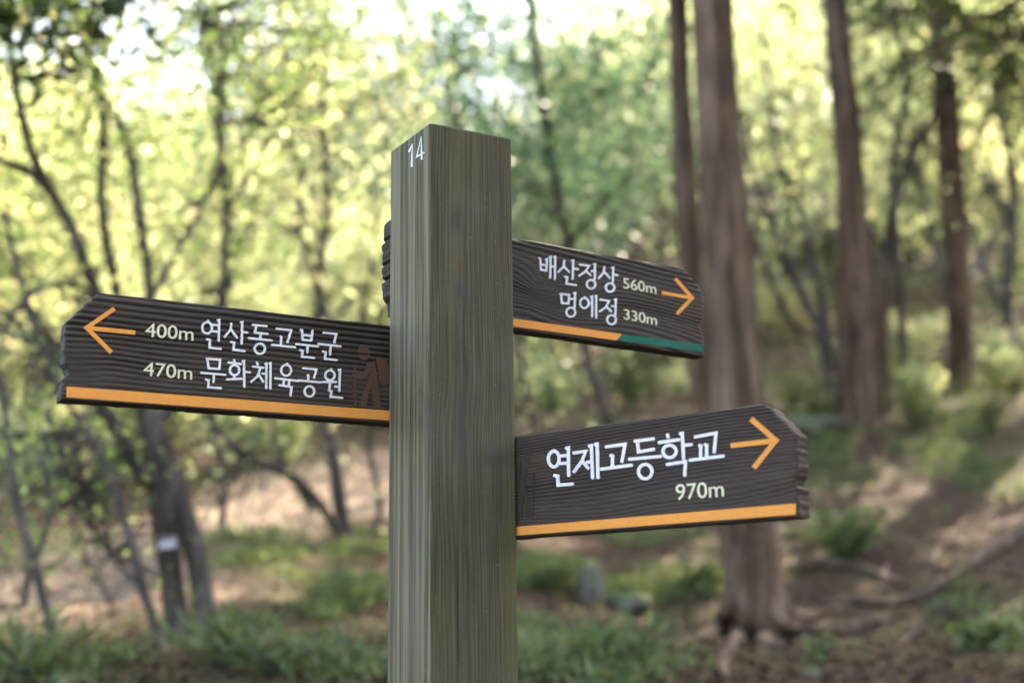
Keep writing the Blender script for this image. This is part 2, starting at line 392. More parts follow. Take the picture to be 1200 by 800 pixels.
def make_post():
    # object axes: X along broad face, Y into the post; origin at the near edge, z = 1.8 world
    z0, z1 = pb[2] - 0.25, PTOP
    c = 0.0035
    prof = [(c, 0), (PW - c, 0), (PW - c*.3, c*.3), (PW, c), (PW, PW - c), (PW - c, PW), (c, PW), (0, PW - c), (0, c), (c*.3, c*.3)]
    rings = [(z0, 0), (z1 - 0.003, 0), (z1 - 0.0008, 0.0012), (z1, 0.003)]
    vs, fs = [], []; k = len(prof)
    for z, ins in rings:
        for (x, y) in prof:
            vs.append((x + (ins if x < PW / 2 else -ins), y + (ins if y < PW / 2 else -ins), z - 1.8))
    for r in range(len(rings) - 1):
        for i in range(k):
            fs.append((r * k + i, r * k + (i + 1) % k, (r + 1) * k + (i + 1) % k, (r + 1) * k + i))
    fs.append(tuple(range((len(rings) - 1) * k, len(rings) * k))); fs.append(tuple(reversed(range(k))))
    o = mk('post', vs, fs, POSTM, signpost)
    o.matrix_local = Matrix.Translation(Vector((NC[0] - pb[0], NC[1] - pb[1], 1.8 - pb[2]))) @ Matrix.Rotation(PSI, 4, 'Z')
    return o
post = make_post()

class Plane:
    """a vertical board face: photo pixel -> (u along the board, v height)"""
    def __init__(s, p0, ang, slope=0.0, u_pivot=0.0):
        s.d = np.array([math.cos(ang), math.sin(ang), 0]); s.n = np.array([math.sin(ang), -math.cos(ang), 0])  # n towards viewer
        s.p0 = np.array(p0, float); s.slope = slope; s.up = u_pivot
    def uv(s, px, py):
        d = ray(px, py); t = ((s.p0 - EYE) @ s.n) / (d @ s.n); q = EYE + d * t
        u = (q - s.p0) @ s.d
        return np.array([u, q[2] - s.slope * (u - s.up)])
    def xyz(s, u, v, h):
        u = np.asarray(u, float); v = np.asarray(v, float); h = np.asarray(h, float)
        z = v + s.slope * (u - s.up)
        return np.stack([s.p0[0] + s.d[0] * u + s.n[0] * h, s.p0[1] + s.d[1] * u + s.n[1] * h, z], -1)

def stroke2d(pts, w):
    """outline of a brush stroke with rounded ends, as a list of quads (2d)"""
    p = [np.array(q, float) for q in pts]
    L, Rr = [], []
    n = len(p)
    for i in range(n):
        a = p[i] - p[i - 1] if i else p[1] - p[0]
        b = p[i + 1] - p[i] if i < n - 1 else a
        a = a / (np.linalg.norm(a) + 1e-12); b = b / (np.linalg.norm(b) + 1e-12)
        na, nb = np.array([-a[1], a[0]]), np.array([-b[1], b[0]])
        m = na + nb; m /= np.linalg.norm(m); k = min(1 / max(m @ na, 0.5), 1.7)
        L.append(p[i] + m * w / 2 * k); Rr.append(p[i] - m * w / 2 * k)
    # round caps
    for end, sgn in ((0, -1), (-1, 1)):
        t = (p[1] - p[0]) if end == 0 else (p[-1] - p[-2]); t /= np.linalg.norm(t) + 1e-12
        nrm = np.array([-t[1], t[0]])
        c = p[end] + sgn * t * w * 0.28
        l2, r2 = c + nrm * w * 0.30, c - nrm * w * 0.30
        if end == 0: L.insert(0, l2); Rr.insert(0, r2)
        else: L.append(l2); Rr.append(r2)
    return L, Rr
def ring2d(c, rx, ry, w, n=26):
    t = np.linspace(0, 2 * math.pi, n + 1)
    L = [np.array([c[0] + (rx + w / 2) * math.cos(a), c[1] + (ry + w / 2) * math.sin(a)]) for a in t]
    Rr = [np.array([c[0] + (rx - w / 2) * math.cos(a), c[1] + (ry - w / 2) * math.sin(a)]) for a in t]
    return L, Rr
def ribbon_mesh(name, ribs, pl, mat, parent, top=0.0006, depth=0.0032, conv=None):
    vs, fs = [], []
    for k, (L, Rr) in enumerate(ribs):
        h = top + 0.00009 * k; b0 = len(vs); n = len(L)
        for l, r in zip(L, Rr):
            ul, ur = conv(l), conv(r)
            for (q, hh) in ((ul, h), (ur, h), (ul, h - depth), (ur, h - depth)):
                vs.append(pl.xyz(q[0], q[1], hh))
        for i in range(n - 1):
            a, b = b0 + 4 * i, b0 + 4 * i + 4
            fs += [(a, a + 1, b + 1, b), (a, b, b + 2, a + 2), (a + 1, a + 3, b + 3, b + 1)]
        a, b = b0, b0 + 4 * (n - 1)
        fs += [(a, a + 2, a + 3, a + 1), (b, b + 1, b + 3, b + 2)]
    return mk(name, vs, fs, mat, parent, pb)
def poly_mesh(name, px, pl, mat, parent, top=0.0004, depth=0.003):
    q = [pl.uv(*p) for p in px]; n = len(q)
    vs = [pl.xyz(a[0], a[1], top) for a in q] + [pl.xyz(a[0], a[1], top - depth) for a in q]
    fs = [tuple(range(n))] + [(i, (i + 1) % n, n + (i + 1) % n, n + i) for i in range(n)]
    return mk(name, vs, fs, mat, parent, pb)

def number(text, pl, p_left, p_right, cap_px, parent, mat=CREAM, name='distance_number', width_scale=None):
    cu = bpy.data.curves.new('t', 'FONT'); cu.body = text; cu.size = 1.0; cu.offset = 0.0; cu.space_character = 0.98
    cu.resolution_u = 4
    to = bpy.data.objects.new('t', cu); COL.objects.link(to)
    dg = bpy.context.evaluated_depsgraph_get(); me = to.evaluated_get(dg).to_mesh()
    v = np.array([tuple(x.co) for x in me.vertices]); fs = [tuple(p.vertices) for p in me.polygons]
    to.to_mesh_clear() if False else None
    v = v.copy(); bpy.data.objects.remove(to); bpy.data.curves.remove(cu)
    x0, x1 = v[:, 0].min(), v[:, 0].max(); h = v[:, 1].max()
    a, b = pl.uv(*p_left), pl.uv(*p_right); top = pl.uv(p_left[0], p_left[1] - cap_px)
    ex = b - a; ey = np.array([0, top[1] - a[1]])
    uvs = a[None] + ((v[:, 0] - x0) / (x1 - x0))[:, None] * ex[None] + (v[:, 1] / h)[:, None] * ey[None]
    n = len(v)
    vs = np.vstack([pl.xyz(uvs[:, 0], uvs[:, 1], np.full(n, 0.0005)), pl.xyz(uvs[:, 0], uvs[:, 1], np.full(n, -0.0025))])
    ec = {}
    for f in fs:
        for i in range(len(f)):
            e = (f[i], f[(i + 1) % len(f)]); ec[tuple(sorted(e))] = None if tuple(sorted(e)) in ec else e
    side = [(e[0], e[1], e[1] + n, e[0] + n) for e in ec.values() if e]
    return mk(name, vs, fs + side, mat, parent, pb)

def board(pl, v0, v1, end_px, tail_px, mat, knots, freq, seed, flip=False, thick=0.028, depth=0.0017, slant=0.0, vary=0.0, wav=1.0):
    """carved board: front face is a relief grid, both ends follow a ragged outline (lists of photo pixels, top to bottom)"""
    nu, nv = 230, 150
    def prof(pxs):
        q = np.array([pl.uv(*p) for p in pxs]); o = np.argsort(q[:, 1]); return q[o, 1], q[o, 0]
    ev, eu = prof(end_px); tv, tu = prof(tail_px) if not isinstance(tail_px, float) else (np.array([v0, v1]), np.array([tail_px] * 2))
    vv = np.linspace(v0, v1, nv); ss = np.linspace(0, 1, nu)
    # squeeze samples towards the borders so the worn edge can roll over
    eend = np.interp(vv, ev, eu) + 0.0009 * noise(vv * 260, 0, 0, seed) ; etail = np.interp(vv, tv, tu) + 0.0008 * noise(vv * 240, 3, 0, seed)
    S, V = np.meshgrid(ss, vv)
    U = etail[:, None] * (1 - S) + eend[:, None] * S
    V = V + 0.0006 * noise(U * 26, V * 2, 0, seed + 5) * (np.abs(2 * (V - v0) / (v1 - v0) - 1) ** 6)
    ph = (V - v0) + slant * (U - U.mean()) + wav * (0.004 * noise(U * 4, V * 10, 0, seed) + 0.0012 * noise(U * 14, V * 40, 0, seed + 1))
    flat = np.zeros_like(U)
    for (kx, ky, ru, rv, st, fl) in knots:
        ku, kv = pl.uv(kx, ky); g = np.exp(-((U - ku) / ru) ** 2 - ((V - kv) / rv) ** 2)
        ph = ph + st * g * np.where(True, 1, 1); flat = np.maximum(flat, fl * g)
    w = freq * (1 + 0.5 * vary * (V - v0) / (v1 - v0))
    a = 0.5 + 0.5 * np.cos(2 * math.pi * ph * w)
    amp = np.clip(0.72 + 0.45 * noise(ph * freq * 0.37, U * 2.2, 0, seed + 2), 0.15, 1.15)
    groove = a ** 1.7 * amp * (1 - 0.9 * flat)
    H = -depth * groove - 0.0007 * flat + 0.0004 * noise(U * 60, V * 420, 0, seed + 3)
    # rolled edges
    ed = np.minimum.reduce([(V - v0), (v1 - V), np.abs(U - eend[:, None]), np.abs(U - etail[:, None])])
    H = H - 0.0022 * np.clip(1 - ed / 0.003, 0, 1) ** 2
    front = pl.xyz(U, V, H).reshape(-1, 3)
    ids = np.arange(nu * nv).reshape(nv, nu)
    q = np.stack([ids[:-1, :-1], ids[:-1, 1:], ids[1:, 1:], ids[1:, :-1]], -1).reshape(-1, 4)
    border = np.concatenate([ids[0, :], ids[1:, -1], ids[-1, -2::-1], ids[-2:0:-1, 0]])
    nb = len(border); layers = [border]; vs = [front]; base = len(front)
    bu, bv = U.ravel()[border], V.ravel()[border]
    for t in (0.0045, 0.5 * thick, thick - 0.003, thick):
        ins = 0.0015 if t == thick else 0.0
        rough = 0.0005 * noise(bu * 130, bv * 300, t * 200, seed + 7)
        cu_, cv_ = bu.mean(), bv.mean()
        vs.append(pl.xyz(bu - np.sign(bu - cu_) * ins + rough, bv - np.sign(bv - cv_) * ins + rough, np.full(nb, -t)))
        layers.append(np.arange(base, base + nb)); base += nb
    faces = [tuple(f) for f in q]
    for A, B in zip(layers[:-1], layers[1:]):
        for i in range(nb):
            j = (i + 1) % nb; faces.append((A[j], A[i], B[i], B[j]))
    faces.append(tuple(layers[-1][::-1]))
    grain_shade = np.concatenate([np.clip(groove * 0.8 + 0.25 * flat, 0, 1).ravel(), np.full(base - len(front), 0.55)])  # groove depth drives the colour: banding plus painted groove shade
    o = mk('sign_board', np.vstack(vs), faces, mat, signpost, pb, smooth=False, attr={'grain_shade': ('POINT', grain_shade)})
    o.data.polygons.foreach_set('use_smooth', np.concatenate([np.ones(len(q), bool), np.zeros(len(faces) - len(q), bool)]))
    return o

def glyphs(pl, parent, zoom, strokes, w):
    """each entry one syllable: list of strokes in zoomed-photo coordinates; ('o', cx, cy, rx, ry) is a ring"""
    ox, oy, sc = zoom
    conv = lambda q: pl.uv(ox + q[0] / sc, oy + q[1] / sc)
    for syl in strokes:
        ribs = []
        for s in syl:
            if s[0] == 'o':
                ribs.append(ring2d((s[1], s[2]), s[3], s[4], w))
            else:
                p = [np.array(c, float) for c in s]
                d = p[1] - p[0]
                if len(p) == 2 and abs(d[1]) > 2.2 * abs(d[0]) and abs(d[1]) > 90:      # small brush flag at the head of long uprights
                    p = [p[0] + np.array([-w * 0.75, w * 0.25]), p[0] + np.array([0, w * .1])] + p[1:]
                ribs.append(stroke2d(p, w))
        ribbon_mesh('letter', ribs, pl, WHITE, parent, conv=conv)
def arrow(pl, tip, tail, a, b, w_px, parent):
    conv = lambda q: pl.uv(q[0], q[1])
    tip, tail, a, b = [np.array(t, float) for t in (tip, tail, a, b)]
    L1, R1 = stroke2d([a, tip, b], w_px); L1, R1 = L1[1:-1], R1[1:-1]
    L2, R2 = stroke2d([tail, tip], w_px); L2, R2 = L2[1:-1], R2[1:-1]
    ribbon_mesh('arrow', [(L1, R1), (L2, R2)], pl, ORANGE, parent, conv=conv)

# --- left board, behind the post and parallel to its broad face
pl1 = Plane(LC + 0.0015 * LD, PSI)
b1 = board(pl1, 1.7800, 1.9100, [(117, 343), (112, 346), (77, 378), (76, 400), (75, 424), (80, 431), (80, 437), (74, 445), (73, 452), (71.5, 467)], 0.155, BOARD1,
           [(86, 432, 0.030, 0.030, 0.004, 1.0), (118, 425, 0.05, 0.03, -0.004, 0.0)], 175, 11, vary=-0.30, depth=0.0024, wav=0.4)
b1['label'] = 'longest board pointing left with two lines of white lettering'
Z1 = (220, 360, 6.316)
glyphs(pl1, b1, Z1, [
 [('o',143,152,36,42),[(146,108),(152,98)],[(180,130),(226,134)],[(180,178),(224,182)],[(232,92),(228,252)],[(140,236),(164,242),(161,300),(247,309)]],
 [[(322,118),(318,165),(270,222)],[(318,162),(366,226)],[(403,108),(399,272)],[(405,182),(442,188)],[(318,256),(343,262),(337,314),(422,325)]],
 [[(480,130),(586,140)],[(506,140),(498,188),(592,197)],[(540,197),(537,236)],[(448,228),(622,246)],('o',533,307,38,38)],
 [[(655,158),(766,170),(738,260)],[(684,214),(692,222),(688,280)],[(622,278),(796,296)]],
 [[(836,165),(846,172),(850,240),(914,247)],[(924,170),(914,247)],[(850,205),(916,212)],[(800,272),(966,290)],[(888,284),(884,336)],[(828,317),(850,323),(845,366),(937,376)]],
 [[(1005,188),(1100,198),(1084,264)],[(966,270),(1132,290)],[(1058,284),(1053,352)],[(998,326),(1021,333),(1015,382),(1104,391)]],
 [[(138,380),(240,388),(233,456),(154,451),(146,384)],[(98,484),(280,500)],[(194,498),(190,555)],[(132,534),(155,541),(150,591),(247,599)]],
 [[(340,388),(348,404)],[(298,408),(396,420)],('o',346,465,35,37),[(344,506),(343,530)],[(288,534),(400,528)],[(415,396),(418,590)],[(422,478),(462,482)]],
 [[(510,406),(520,426)],[(480,438),(562,448)],[(538,448),(516,510),(468,552)],[(524,496),(558,552)],[(548,490),(580,492)],[(582,415),(580,600)],[(612,412),(610,605)]],
 [('o',728,466,37,40),[(732,422),(738,414)],[(643,524),(820,546)],[(712,540),(706,580)],[(750,546),(746,584)],[(674,576),(768,590),(760,655)]],
 [[(850,450),(952,460),(934,524)],[(886,500),(893,506),(890,545)],[(818,540),(986,556)],('o',900,622,36,38)],
 [('o',1052,503,35,36),[(1055,462),(1062,455)],[(998,552),(1100,552)],[(1052,558),(1048,600)],[(1086,586),(1118,588)],[(1126,460),(1121,622)],[(1040,612),(1062,620),(1058,662),(1144,671)]]], 15.5)
number('400m', pl1, (170, 394), (226.5, 399.2), 16, b1)
number('470m', pl1, (168, 439.6), (225, 444.6), 16, b1)
arrow(pl1, (101.5, 384), (158.4, 389.8), (134, 361.5), (130.5, 413), 5.0, b1)
poly_mesh('stripe', [(78, 452.6), (78, 465.2), (300, 481.4), (520, 497.2), (520, 486), (300, 469.2)], pl1, ORANGE, b1)
# --- upper right board, on the same rear face, its stub shows left of the post
pl2 = Plane(LC + 0.0015 * LD, PSI, -0.022, 0.19)
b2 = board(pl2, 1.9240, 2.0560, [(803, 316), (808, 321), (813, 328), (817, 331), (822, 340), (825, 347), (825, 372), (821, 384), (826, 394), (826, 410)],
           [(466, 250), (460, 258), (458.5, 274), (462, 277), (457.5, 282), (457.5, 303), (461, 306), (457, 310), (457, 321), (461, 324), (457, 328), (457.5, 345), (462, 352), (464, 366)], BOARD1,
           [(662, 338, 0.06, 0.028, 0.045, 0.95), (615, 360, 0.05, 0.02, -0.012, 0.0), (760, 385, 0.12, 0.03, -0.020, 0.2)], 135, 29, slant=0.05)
b2['label'] = 'upper board pointing right, striped orange and green along its foot'
Z2 = (620, 290, 7.5)
glyphs(pl2, b2, Z2, [
 [[(86,92),(97,100),(103,194),(151,204)],[(156,102),(151,204)],[(100,150),(152,156)],[(188,82),(184,268)],[(190,166),(224,169)],[(228,82),(225,280)]],
 [[(308,114),(303,168),(256,216)],[(303,164),(352,217)],[(386,114),(382,280)],[(388,186),(432,192)],[(310,256),(334,263),(326,318),(413,332)]],
 [[(442,150),(526,162),(494,212),(438,250)],[(496,204),(542,247)],[(545,206),(572,209)],[(578,144),(575,282)],('o',543,324,38,38)],
 [[(660,170),(656,220),(612,270)],[(658,214),(710,270)],[(738,174),(735,302)],[(740,238),(778,245)],('o',710,352,38,38)],
 [[(270,408),(351,416),(346,493),(288,488),(280,414)],[(352,450),(396,453)],[(404,398),(399,530)],('o',365,569,39,40)],
 [('o',485,488,38,44),[(484,442),(490,434)],[(524,490),(553,493)],[(552,430),(553,610)],[(588,425),(588,620)]],
 [[(622,458),(702,470),(674,526),(618,563)],[(676,516),(722,562)],[(724,515),(757,518)],[(761,454),(757,592)],('o',723,635,39,40)]], 16.5)
number('560m', pl2, (730.4, 337.6), (769, 344.6), 12.3, b2)
number('330m', pl2, (731.3, 373.8), (769.8, 381), 12, b2)
arrow(pl2, (811, 349.2), (775.6, 343), (791, 326.4), (793.4, 367.6), 4.0, b2)
poly_mesh('stripe', [(540, 364.6), (602, 373.2), (729, 391.2), (722.5, 398.8), (602, 382.4), (540, 374.0)], pl2, ORANGE, b2)
poly_mesh('stripe', [(730, 391.2), (824.5, 404.4), (824.5, 412.4), (723.5, 398.9)], pl2, GREEN, b2)
# --- lower right board, swung round towards the viewer, let into the rear right side of the post
pl3 = Plane(RC + 0.010 * LD, math.radians(-38))
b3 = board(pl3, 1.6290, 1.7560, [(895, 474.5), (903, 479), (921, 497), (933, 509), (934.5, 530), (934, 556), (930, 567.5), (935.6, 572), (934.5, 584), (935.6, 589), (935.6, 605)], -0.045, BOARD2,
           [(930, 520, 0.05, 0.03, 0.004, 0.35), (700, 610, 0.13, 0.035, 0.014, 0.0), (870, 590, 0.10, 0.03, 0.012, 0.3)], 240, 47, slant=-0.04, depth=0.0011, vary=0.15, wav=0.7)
b3['label'] = 'lower board pointing right with one line of large white lettering'
Z3 = (630, 490, 5.217)
glyphs(pl3, b3, Z3, [
 [('o',100,248,33,48),[(98,204),(104,194)],[(136,230),(186,226)],[(138,276),(188,273)],[(190,178),(192,352)],[(104,348),(124,353),(128,408),(217,401)]],
 [[(220,212),(296,200),(270,265),(222,328)],[(270,256),(312,306)],[(302,268),(332,265)],[(330,165),(338,365)],[(366,155),(371,365)]],
 [[(418,174),(536,158),(516,266)],[(446,226),(460,230),(458,300)],[(388,310),(577,286)]],
 [[(594,140),(712,125)],[(612,146),(618,205),(714,188)],[(560,250),(756,232)],('o',660,325,41,44)],
 [[(794,98),(800,118)],[(742,148),(868,130)],('o',808,202,40,38),[(886,90),(894,248)],[(897,165),(944,160)],[(792,282),(906,264),(902,350)]],
 [[(962,114),(1092,90),(1080,208)],[(988,164),(999,168),(998,240)],[(1024,160),(1035,164),(1035,236)],[(932,256),(1140,230)]]], 19.5)
number('970m', pl3, (792.5, 585.6), (848.5, 581.4), 18.3, b3)
arrow(pl3, (909.4, 516), (856.5, 522), (880.3, 490.6), (883.5, 548), 6.0, b3)
poly_mesh('stripe', [(590, 618.2), (590, 628.4), (607, 627.0), (932.5, 602.4), (932.5, 589.6), (607, 616.8)], pl3, ORANGE, b3)

# --- relief walkers (hat, rucksack, stick) carved near the post
def walker(pl, fx, parent, mat=BROWN):
    """fx maps emblem coordinates (photo-zoom pixels) to photo pixels"""
    def disc(c, rx, ry, a0=0, a1=2 * math.pi, n=22):
        return [fx(c[0] + rx * math.cos(a), c[1] + ry * math.sin(a)) for a in np.linspace(a0, a1, n, endpoint=False)]
    parts = [disc((193, 272), 34, 38, math.pi, 2 * math.pi, 14) + [fx(236, 280), fx(232, 292), fx(158, 284), fx(150, 274)],       # hat with brim
             [fx(*p) for p in [(162, 294), (232, 298), (224, 318), (205, 332), (180, 330), (166, 316)]],                              # face
             [fx(*p) for p in [(240, 350), (262, 330), (282, 470), (300, 620), (262, 632), (250, 560), (240, 500), (222, 560), (208, 628), (165, 620), (185, 540), (215, 470)]],  # body and legs
             [fx(*p) for p in [(238, 345), (240, 385), (205, 445), (160, 450), (120, 428), (128, 396), (165, 408), (195, 400), (215, 352)]],        # arm
             [fx(*p) for p in [(130, 370), (142, 372), (148, 620), (138, 620)]],                                                     # stick
             [fx(*p) for p in [(270, 310), (330, 320), (352, 380), (350, 470), (320, 490), (292, 470)]]]                              # rucksack
    vs, fs = [], []
    for k, pxs in enumerate(parts):
        q = [pl.uv(*p) for p in pxs]; n = len(q); b0 = len(vs); h = 0.0003 + 0.00012 * k
        vs += [pl.xyz(a[0], a[1], h) for a in q] + [pl.xyz(a[0], a[1], -0.0025) for a in q]
        fs.append(tuple(range(b0, b0 + n))); fs += [(b0 + i, b0 + (i + 1) % n, b0 + n + (i + 1) % n, b0 + n + i) for i in range(n)]
    o = mk('walker_emblem', vs, fs, mat, parent, pb); o['label'] = 'small brown relief of a walker with hat, rucksack and stick'
    return o
walker(pl1, lambda x, y: (390 + x / 5.333, 360 + y / 5.333), b1)
walker(pl3, lambda x, y: (627 - (x - 120) / 9.2, 524 + (y - 235) / 4.7 - (x - 120) / 9.2 * 0.05), b3, mat_paint('dark_brown_relief', (0.040, 0.024, 0.020), 0.6))
# --- painted number on the narrow face of the post
class PostFace(Plane):
    def __init__(s): s.d = -LD; s.n = -RD; s.p0 = LC.copy(); s.slope = 0; s.up = 0
pl4 = PostFace()
for nm, st in (('1', [[(223, 322), (250, 262), (246, 452)]]), ('4', [[(334, 388), (328, 196), (290, 368), (352, 330)]])):
    ribs = [stroke2d(s, 15) for s in st]
    L = ribbon_mesh('digit', ribs, pl4, WHITE, post, top=0.0006, depth=0.0012, conv=lambda q: pl4.uv(450 + q[0] / 7.5, 135 + q[1] / 7.5))
    L.matrix_parent_inverse = (Matrix.Translation(Vector((NC[0] - pb[0], NC[1] - pb[1], 1.8 - pb[2]))) @ Matrix.Rotation(PSI, 4, 'Z')).inverted()

# ------------------------------------------------------------------ trees: geometry helpers
def smooth_line(pts, sub=4):
    p = np.array(pts, float)
    if len(p) < 3: 
        t = np.linspace(0, 1, sub + 1)[:, None]; return p[0] * (1 - t) + p[-1] * t
    q = np.vstack([2 * p[0] - p[1], p, 2 * p[-1] - p[-2]]); out = []
    for i in range(1, len(q) - 2):
        for t in np.arange(sub) / sub:
            a, b, c, d = q[i - 1], q[i], q[i + 1], q[i + 2]
            out.append(0.5 * (2 * b + (c - a) * t + (2 * a - 5 * b + 4 * c - d) * t * t + (3 * b - a - 3 * c + d) * t ** 3))
    out.append(p[-1]); return np.array(out)
def tube(line, k=8, rough=0.0, seed=0, flute=0.0):
    """line: (n,4) x,y,z,r  -> verts, quads"""
    line = np.asarray(line, float); c = line[:, :3]; r = np.maximum(line[:, 3], 0.0008); n = len(c)
    t = np.gradient(c, axis=0); t /= np.linalg.norm(t, axis=1)[:, None] + 1e-12
    ref = np.array([1.0, 0.13, 0.07]); 
    a = np.cross(t, ref); a /= np.linalg.norm(a, axis=1)[:, None] + 1e-12; b = np.cross(t, a)
    th = np.linspace(0, 2 * math.pi, k, endpoint=False)
    rr = np.repeat(r[:, None], k, 1)
    if rough or flute:
        zz = np.repeat(np.cumsum(np.r_[0, np.linalg.norm(np.diff(c, axis=0), axis=1)])[:, None], k, 1)
        rr = rr * (1 + rough * noise(np.cos(th)[None] * 2.2 + 0 * zz, np.sin(th)[None] * 2.2 + 0 * zz, zz * 1.2, seed)
                   + flute * noise(np.cos(th)[None] * 5 + 0 * zz, np.sin(th)[None] * 5 + 0 * zz, zz * 0.5, seed + 4))
    v = c[:, None] + rr[..., None] * (np.cos(th)[None, :, None] * a[:, None] + np.sin(th)[None, :, None] * b[:, None])
    ids = np.arange(n * k).reshape(n, k); nx_ = np.roll(ids, -1, 1)
    f = np.stack([ids[:-1], nx_[:-1], nx_[1:], ids[1:]], -1).reshape(-1, 4)
    return v.reshape(-1, 3), f
def join(parts):
    vs, fs, o = [], [], 0
    for v, f in parts:
        vs.append(v); fs.append(f + o); o += len(v)
    return np.vstack(vs), np.vstack(fs)
def leaf_mesh(cent, size, rng, aspect=0.5, droop=0.3, flat=0.5):
    """rhombic folded leaves at the given points"""
    n = len(cent); d = rng.normal(size=(n, 3)); d[:, 2] = d[:, 2] * flat - droop; d /= np.linalg.norm(d, axis=1)[:, None]
    s = rng.normal(size=(n, 3)); s[:, 2] *= flat; s -= d * (s * d).sum(1)[:, None]; s /= np.linalg.norm(s, axis=1)[:, None] + 1e-9
    nn = np.cross(d, s); L = (size * rng.uniform(0.65, 1.3, n))[:, None]; w = L * aspect
    v = np.stack([cent, cent + d * L * .45 + s * w * .5 + nn * w * .15, cent + d * L, cent + d * L * .45 - s * w * .5 + nn * w * .15], 1).reshape(-1, 3)
    f = np.arange(4 * n).reshape(n, 4)
    # alternate triangles along the midrib
    tri = np.concatenate([f[:, [0, 1, 2]], f[:, [0, 2, 3]]], 1).reshape(-1, 3)
    return v, tri
def rnd_attr(n, rng, clump=None):
    r = rng.uniform(0, 1, n) ** 1.3
    if clump is not None: r = np.clip(0.6 * r + 0.55 * clump, 0, 1)
    return {'rnd': ('FACE', np.repeat(r, 2))}
def px_line(pts, y, dy=0.0, sub=4):
    """photo polyline (px, py, radius px[, extra depth]) at depth y -> world tube line"""
    out = []
    for i, p in enumerate(pts):
        yy = y + dy * i + (p[3] if len(p) > 3 else 0); w = P(p[0], p[1], yy); out.append([*w, p[2] * yy / FPX])
    return smooth_line(out, sub)

def traced_tree(name, label, trunk_lines, branch_lines, bark, leaf, crown_pts, crown_size, seed, group=None, k=10, rough=0.08, aspect=0.5):
    rng = np.random.default_rng(seed)
    base = trunk_lines[0][0][:3].copy(); base[2] = GZ(base[0], base[1])
    t = thing(name, label, 'tree', base, group)
    parts = []
    for L in trunk_lines:
        L = L.copy(); L[0, 2] = min(L[0, 2], GZ(L[0, 0], L[0, 1])) - 0.15
        parts.append(tube(L, k, rough, seed))
    v, f = join(parts); mk('trunk', v, f, bark, t, base, smooth=True)
    for L in branch_lines:
        v, f = tube(L, 7, rough, seed + 1); mk('branch', v, f, bark, t, base, smooth=True)
    if branch_lines and crown_pts is not None and len(crown_pts) > 400:
        bp = np.vstack([L[len(L) // 3:, :3] for L in branch_lines + [l[len(l) // 2:] for l in trunk_lines]])
        tw = []
        for q in crown_pts[rng.integers(0, len(crown_pts), 260)]:
            b0 = bp[np.argmin(((bp - q) ** 2).sum(1))]; ln = np.linalg.norm(q - b0)
            if ln < 0.1 or ln > 2.2: continue
            md = (b0 + q) / 2 + rng.normal(size=3) * 0.1 * ln + np.array([0, 0, 0.08 * ln])
            tw.append(tube(smooth_line([[*b0, .004 + .004 * ln], [*md, .004 + .002 * ln], [*q, .002]], 3), 4))
        v, f = join(tw); mk('twigs', v, f, bark, t, base, smooth=True)['kind'] = 'stuff'
    if crown_pts is not None and len(crown_pts):
        v, f = leaf_mesh(crown_pts, crown_size, rng, aspect)
        cl = 0.5 + 0.5 * noise(crown_pts[:, 0] * 1.4, crown_pts[:, 1] * 1.4, crown_pts[:, 2] * 1.4, seed)
        mk('crown', v, f, leaf, t, base, attr=rnd_attr(len(crown_pts), rng, cl))
    return t
def cloud_px(boxes, rng, per=26, spread=0.28):
    """leaf positions: clusters scattered through pixel boxes (x0,y0,x1,y1,depth0,depth1,clusters)"""
    out = []
    for (x0, y0, x1, y1, d0, d1, n) in boxes:
        for _ in range(n):
            c = P(rng.uniform(x0, x1), rng.uniform(y0, y1), rng.uniform(d0, d1))
            out.append(c[None] + rng.normal(size=(rng.integers(per // 2, per * 3 // 2), 3)) * np.array([spread, spread, spread * 0.45]))
    return np.vstack(out)
def along(lines, rng, n, spread, tmin=0.35):
    out = []
    for L in lines:
        m = len(L); i = rng.integers(int(m * tmin), m, n); out.append(L[i, :3] + rng.normal(size=(n, 3)) * spread)
    return np.vstack(out)

rng = np.random.default_rng(3)
# --- A: forked dark tree on the left
YA = 6.5
A_tr = [px_line([(210,758,17),(203,700,14),(197,650,14),(190,600,16),(183,530,18),(173,482,15)], YA),
        px_line([(240,755,15),(237,700,13),(229,650,13),(214,600,14),(197,545,13),(184,505,11)], YA, 0.01)]
A_br = [px_line([(174,486,14),(158,438,11),(140,392,9),(112,340,8),(78,255,7),(40,205,6),(-20,178,5),(-90,120,4)], YA, -0.08),
        px_line([(158,440,9),(136,340,7),(119,240,6),(122,150,5),(108,60,4),(112,-60,3)], YA, 0.08),
        px_line([(178,490,10),(172,420,8),(176,340,7),(163,250,6),(149,165,6),(112,95,5),(80,0,3)], YA, 0.12),
        px_line([(80,258,6),(42,190,6),(22,120,6),(8,40,4),(-20,-50,3)], YA-.4, -0.1),
        px_line([(186,560,8),(168,560,8),(146,518,8),(120,478,8),(92,440,5),(40,395,4),(0,360,3)], YA, -0.1),
        px_line([(184,500,9),(205,470,7),(236,420,6),(260,345,5),(264,250,4),(258,150,3),(262,40,2)], YA, 0.1),
        px_line([(176,350,5),(205,300,4),(250,215,4),(262,160,4),(255,90,3),(230,20,2)], YA+.3, 0.15),
        px_line([(118,345,5),(70,330,4),(30,350,4),(0,400,3)], YA-.3, -0.1)]
A_leaf = np.vstack([along(A_br, rng, 130, 0.26, 0.45), cloud_px([(-80,-90,400,120,5.8,10,215), (320,-80,520,110,7.5,11,55), (-40,120,340,330,6,10,65), (-60,-120,110,40,4.6,6.5,40)], rng, 24, 0.22)])
traced_tree('forked_tree', 'dark forked tree with two stems rising behind the left pointing board', A_tr, A_br, BARK_D, LEAF_G, A_leaf, 0.056, 101)
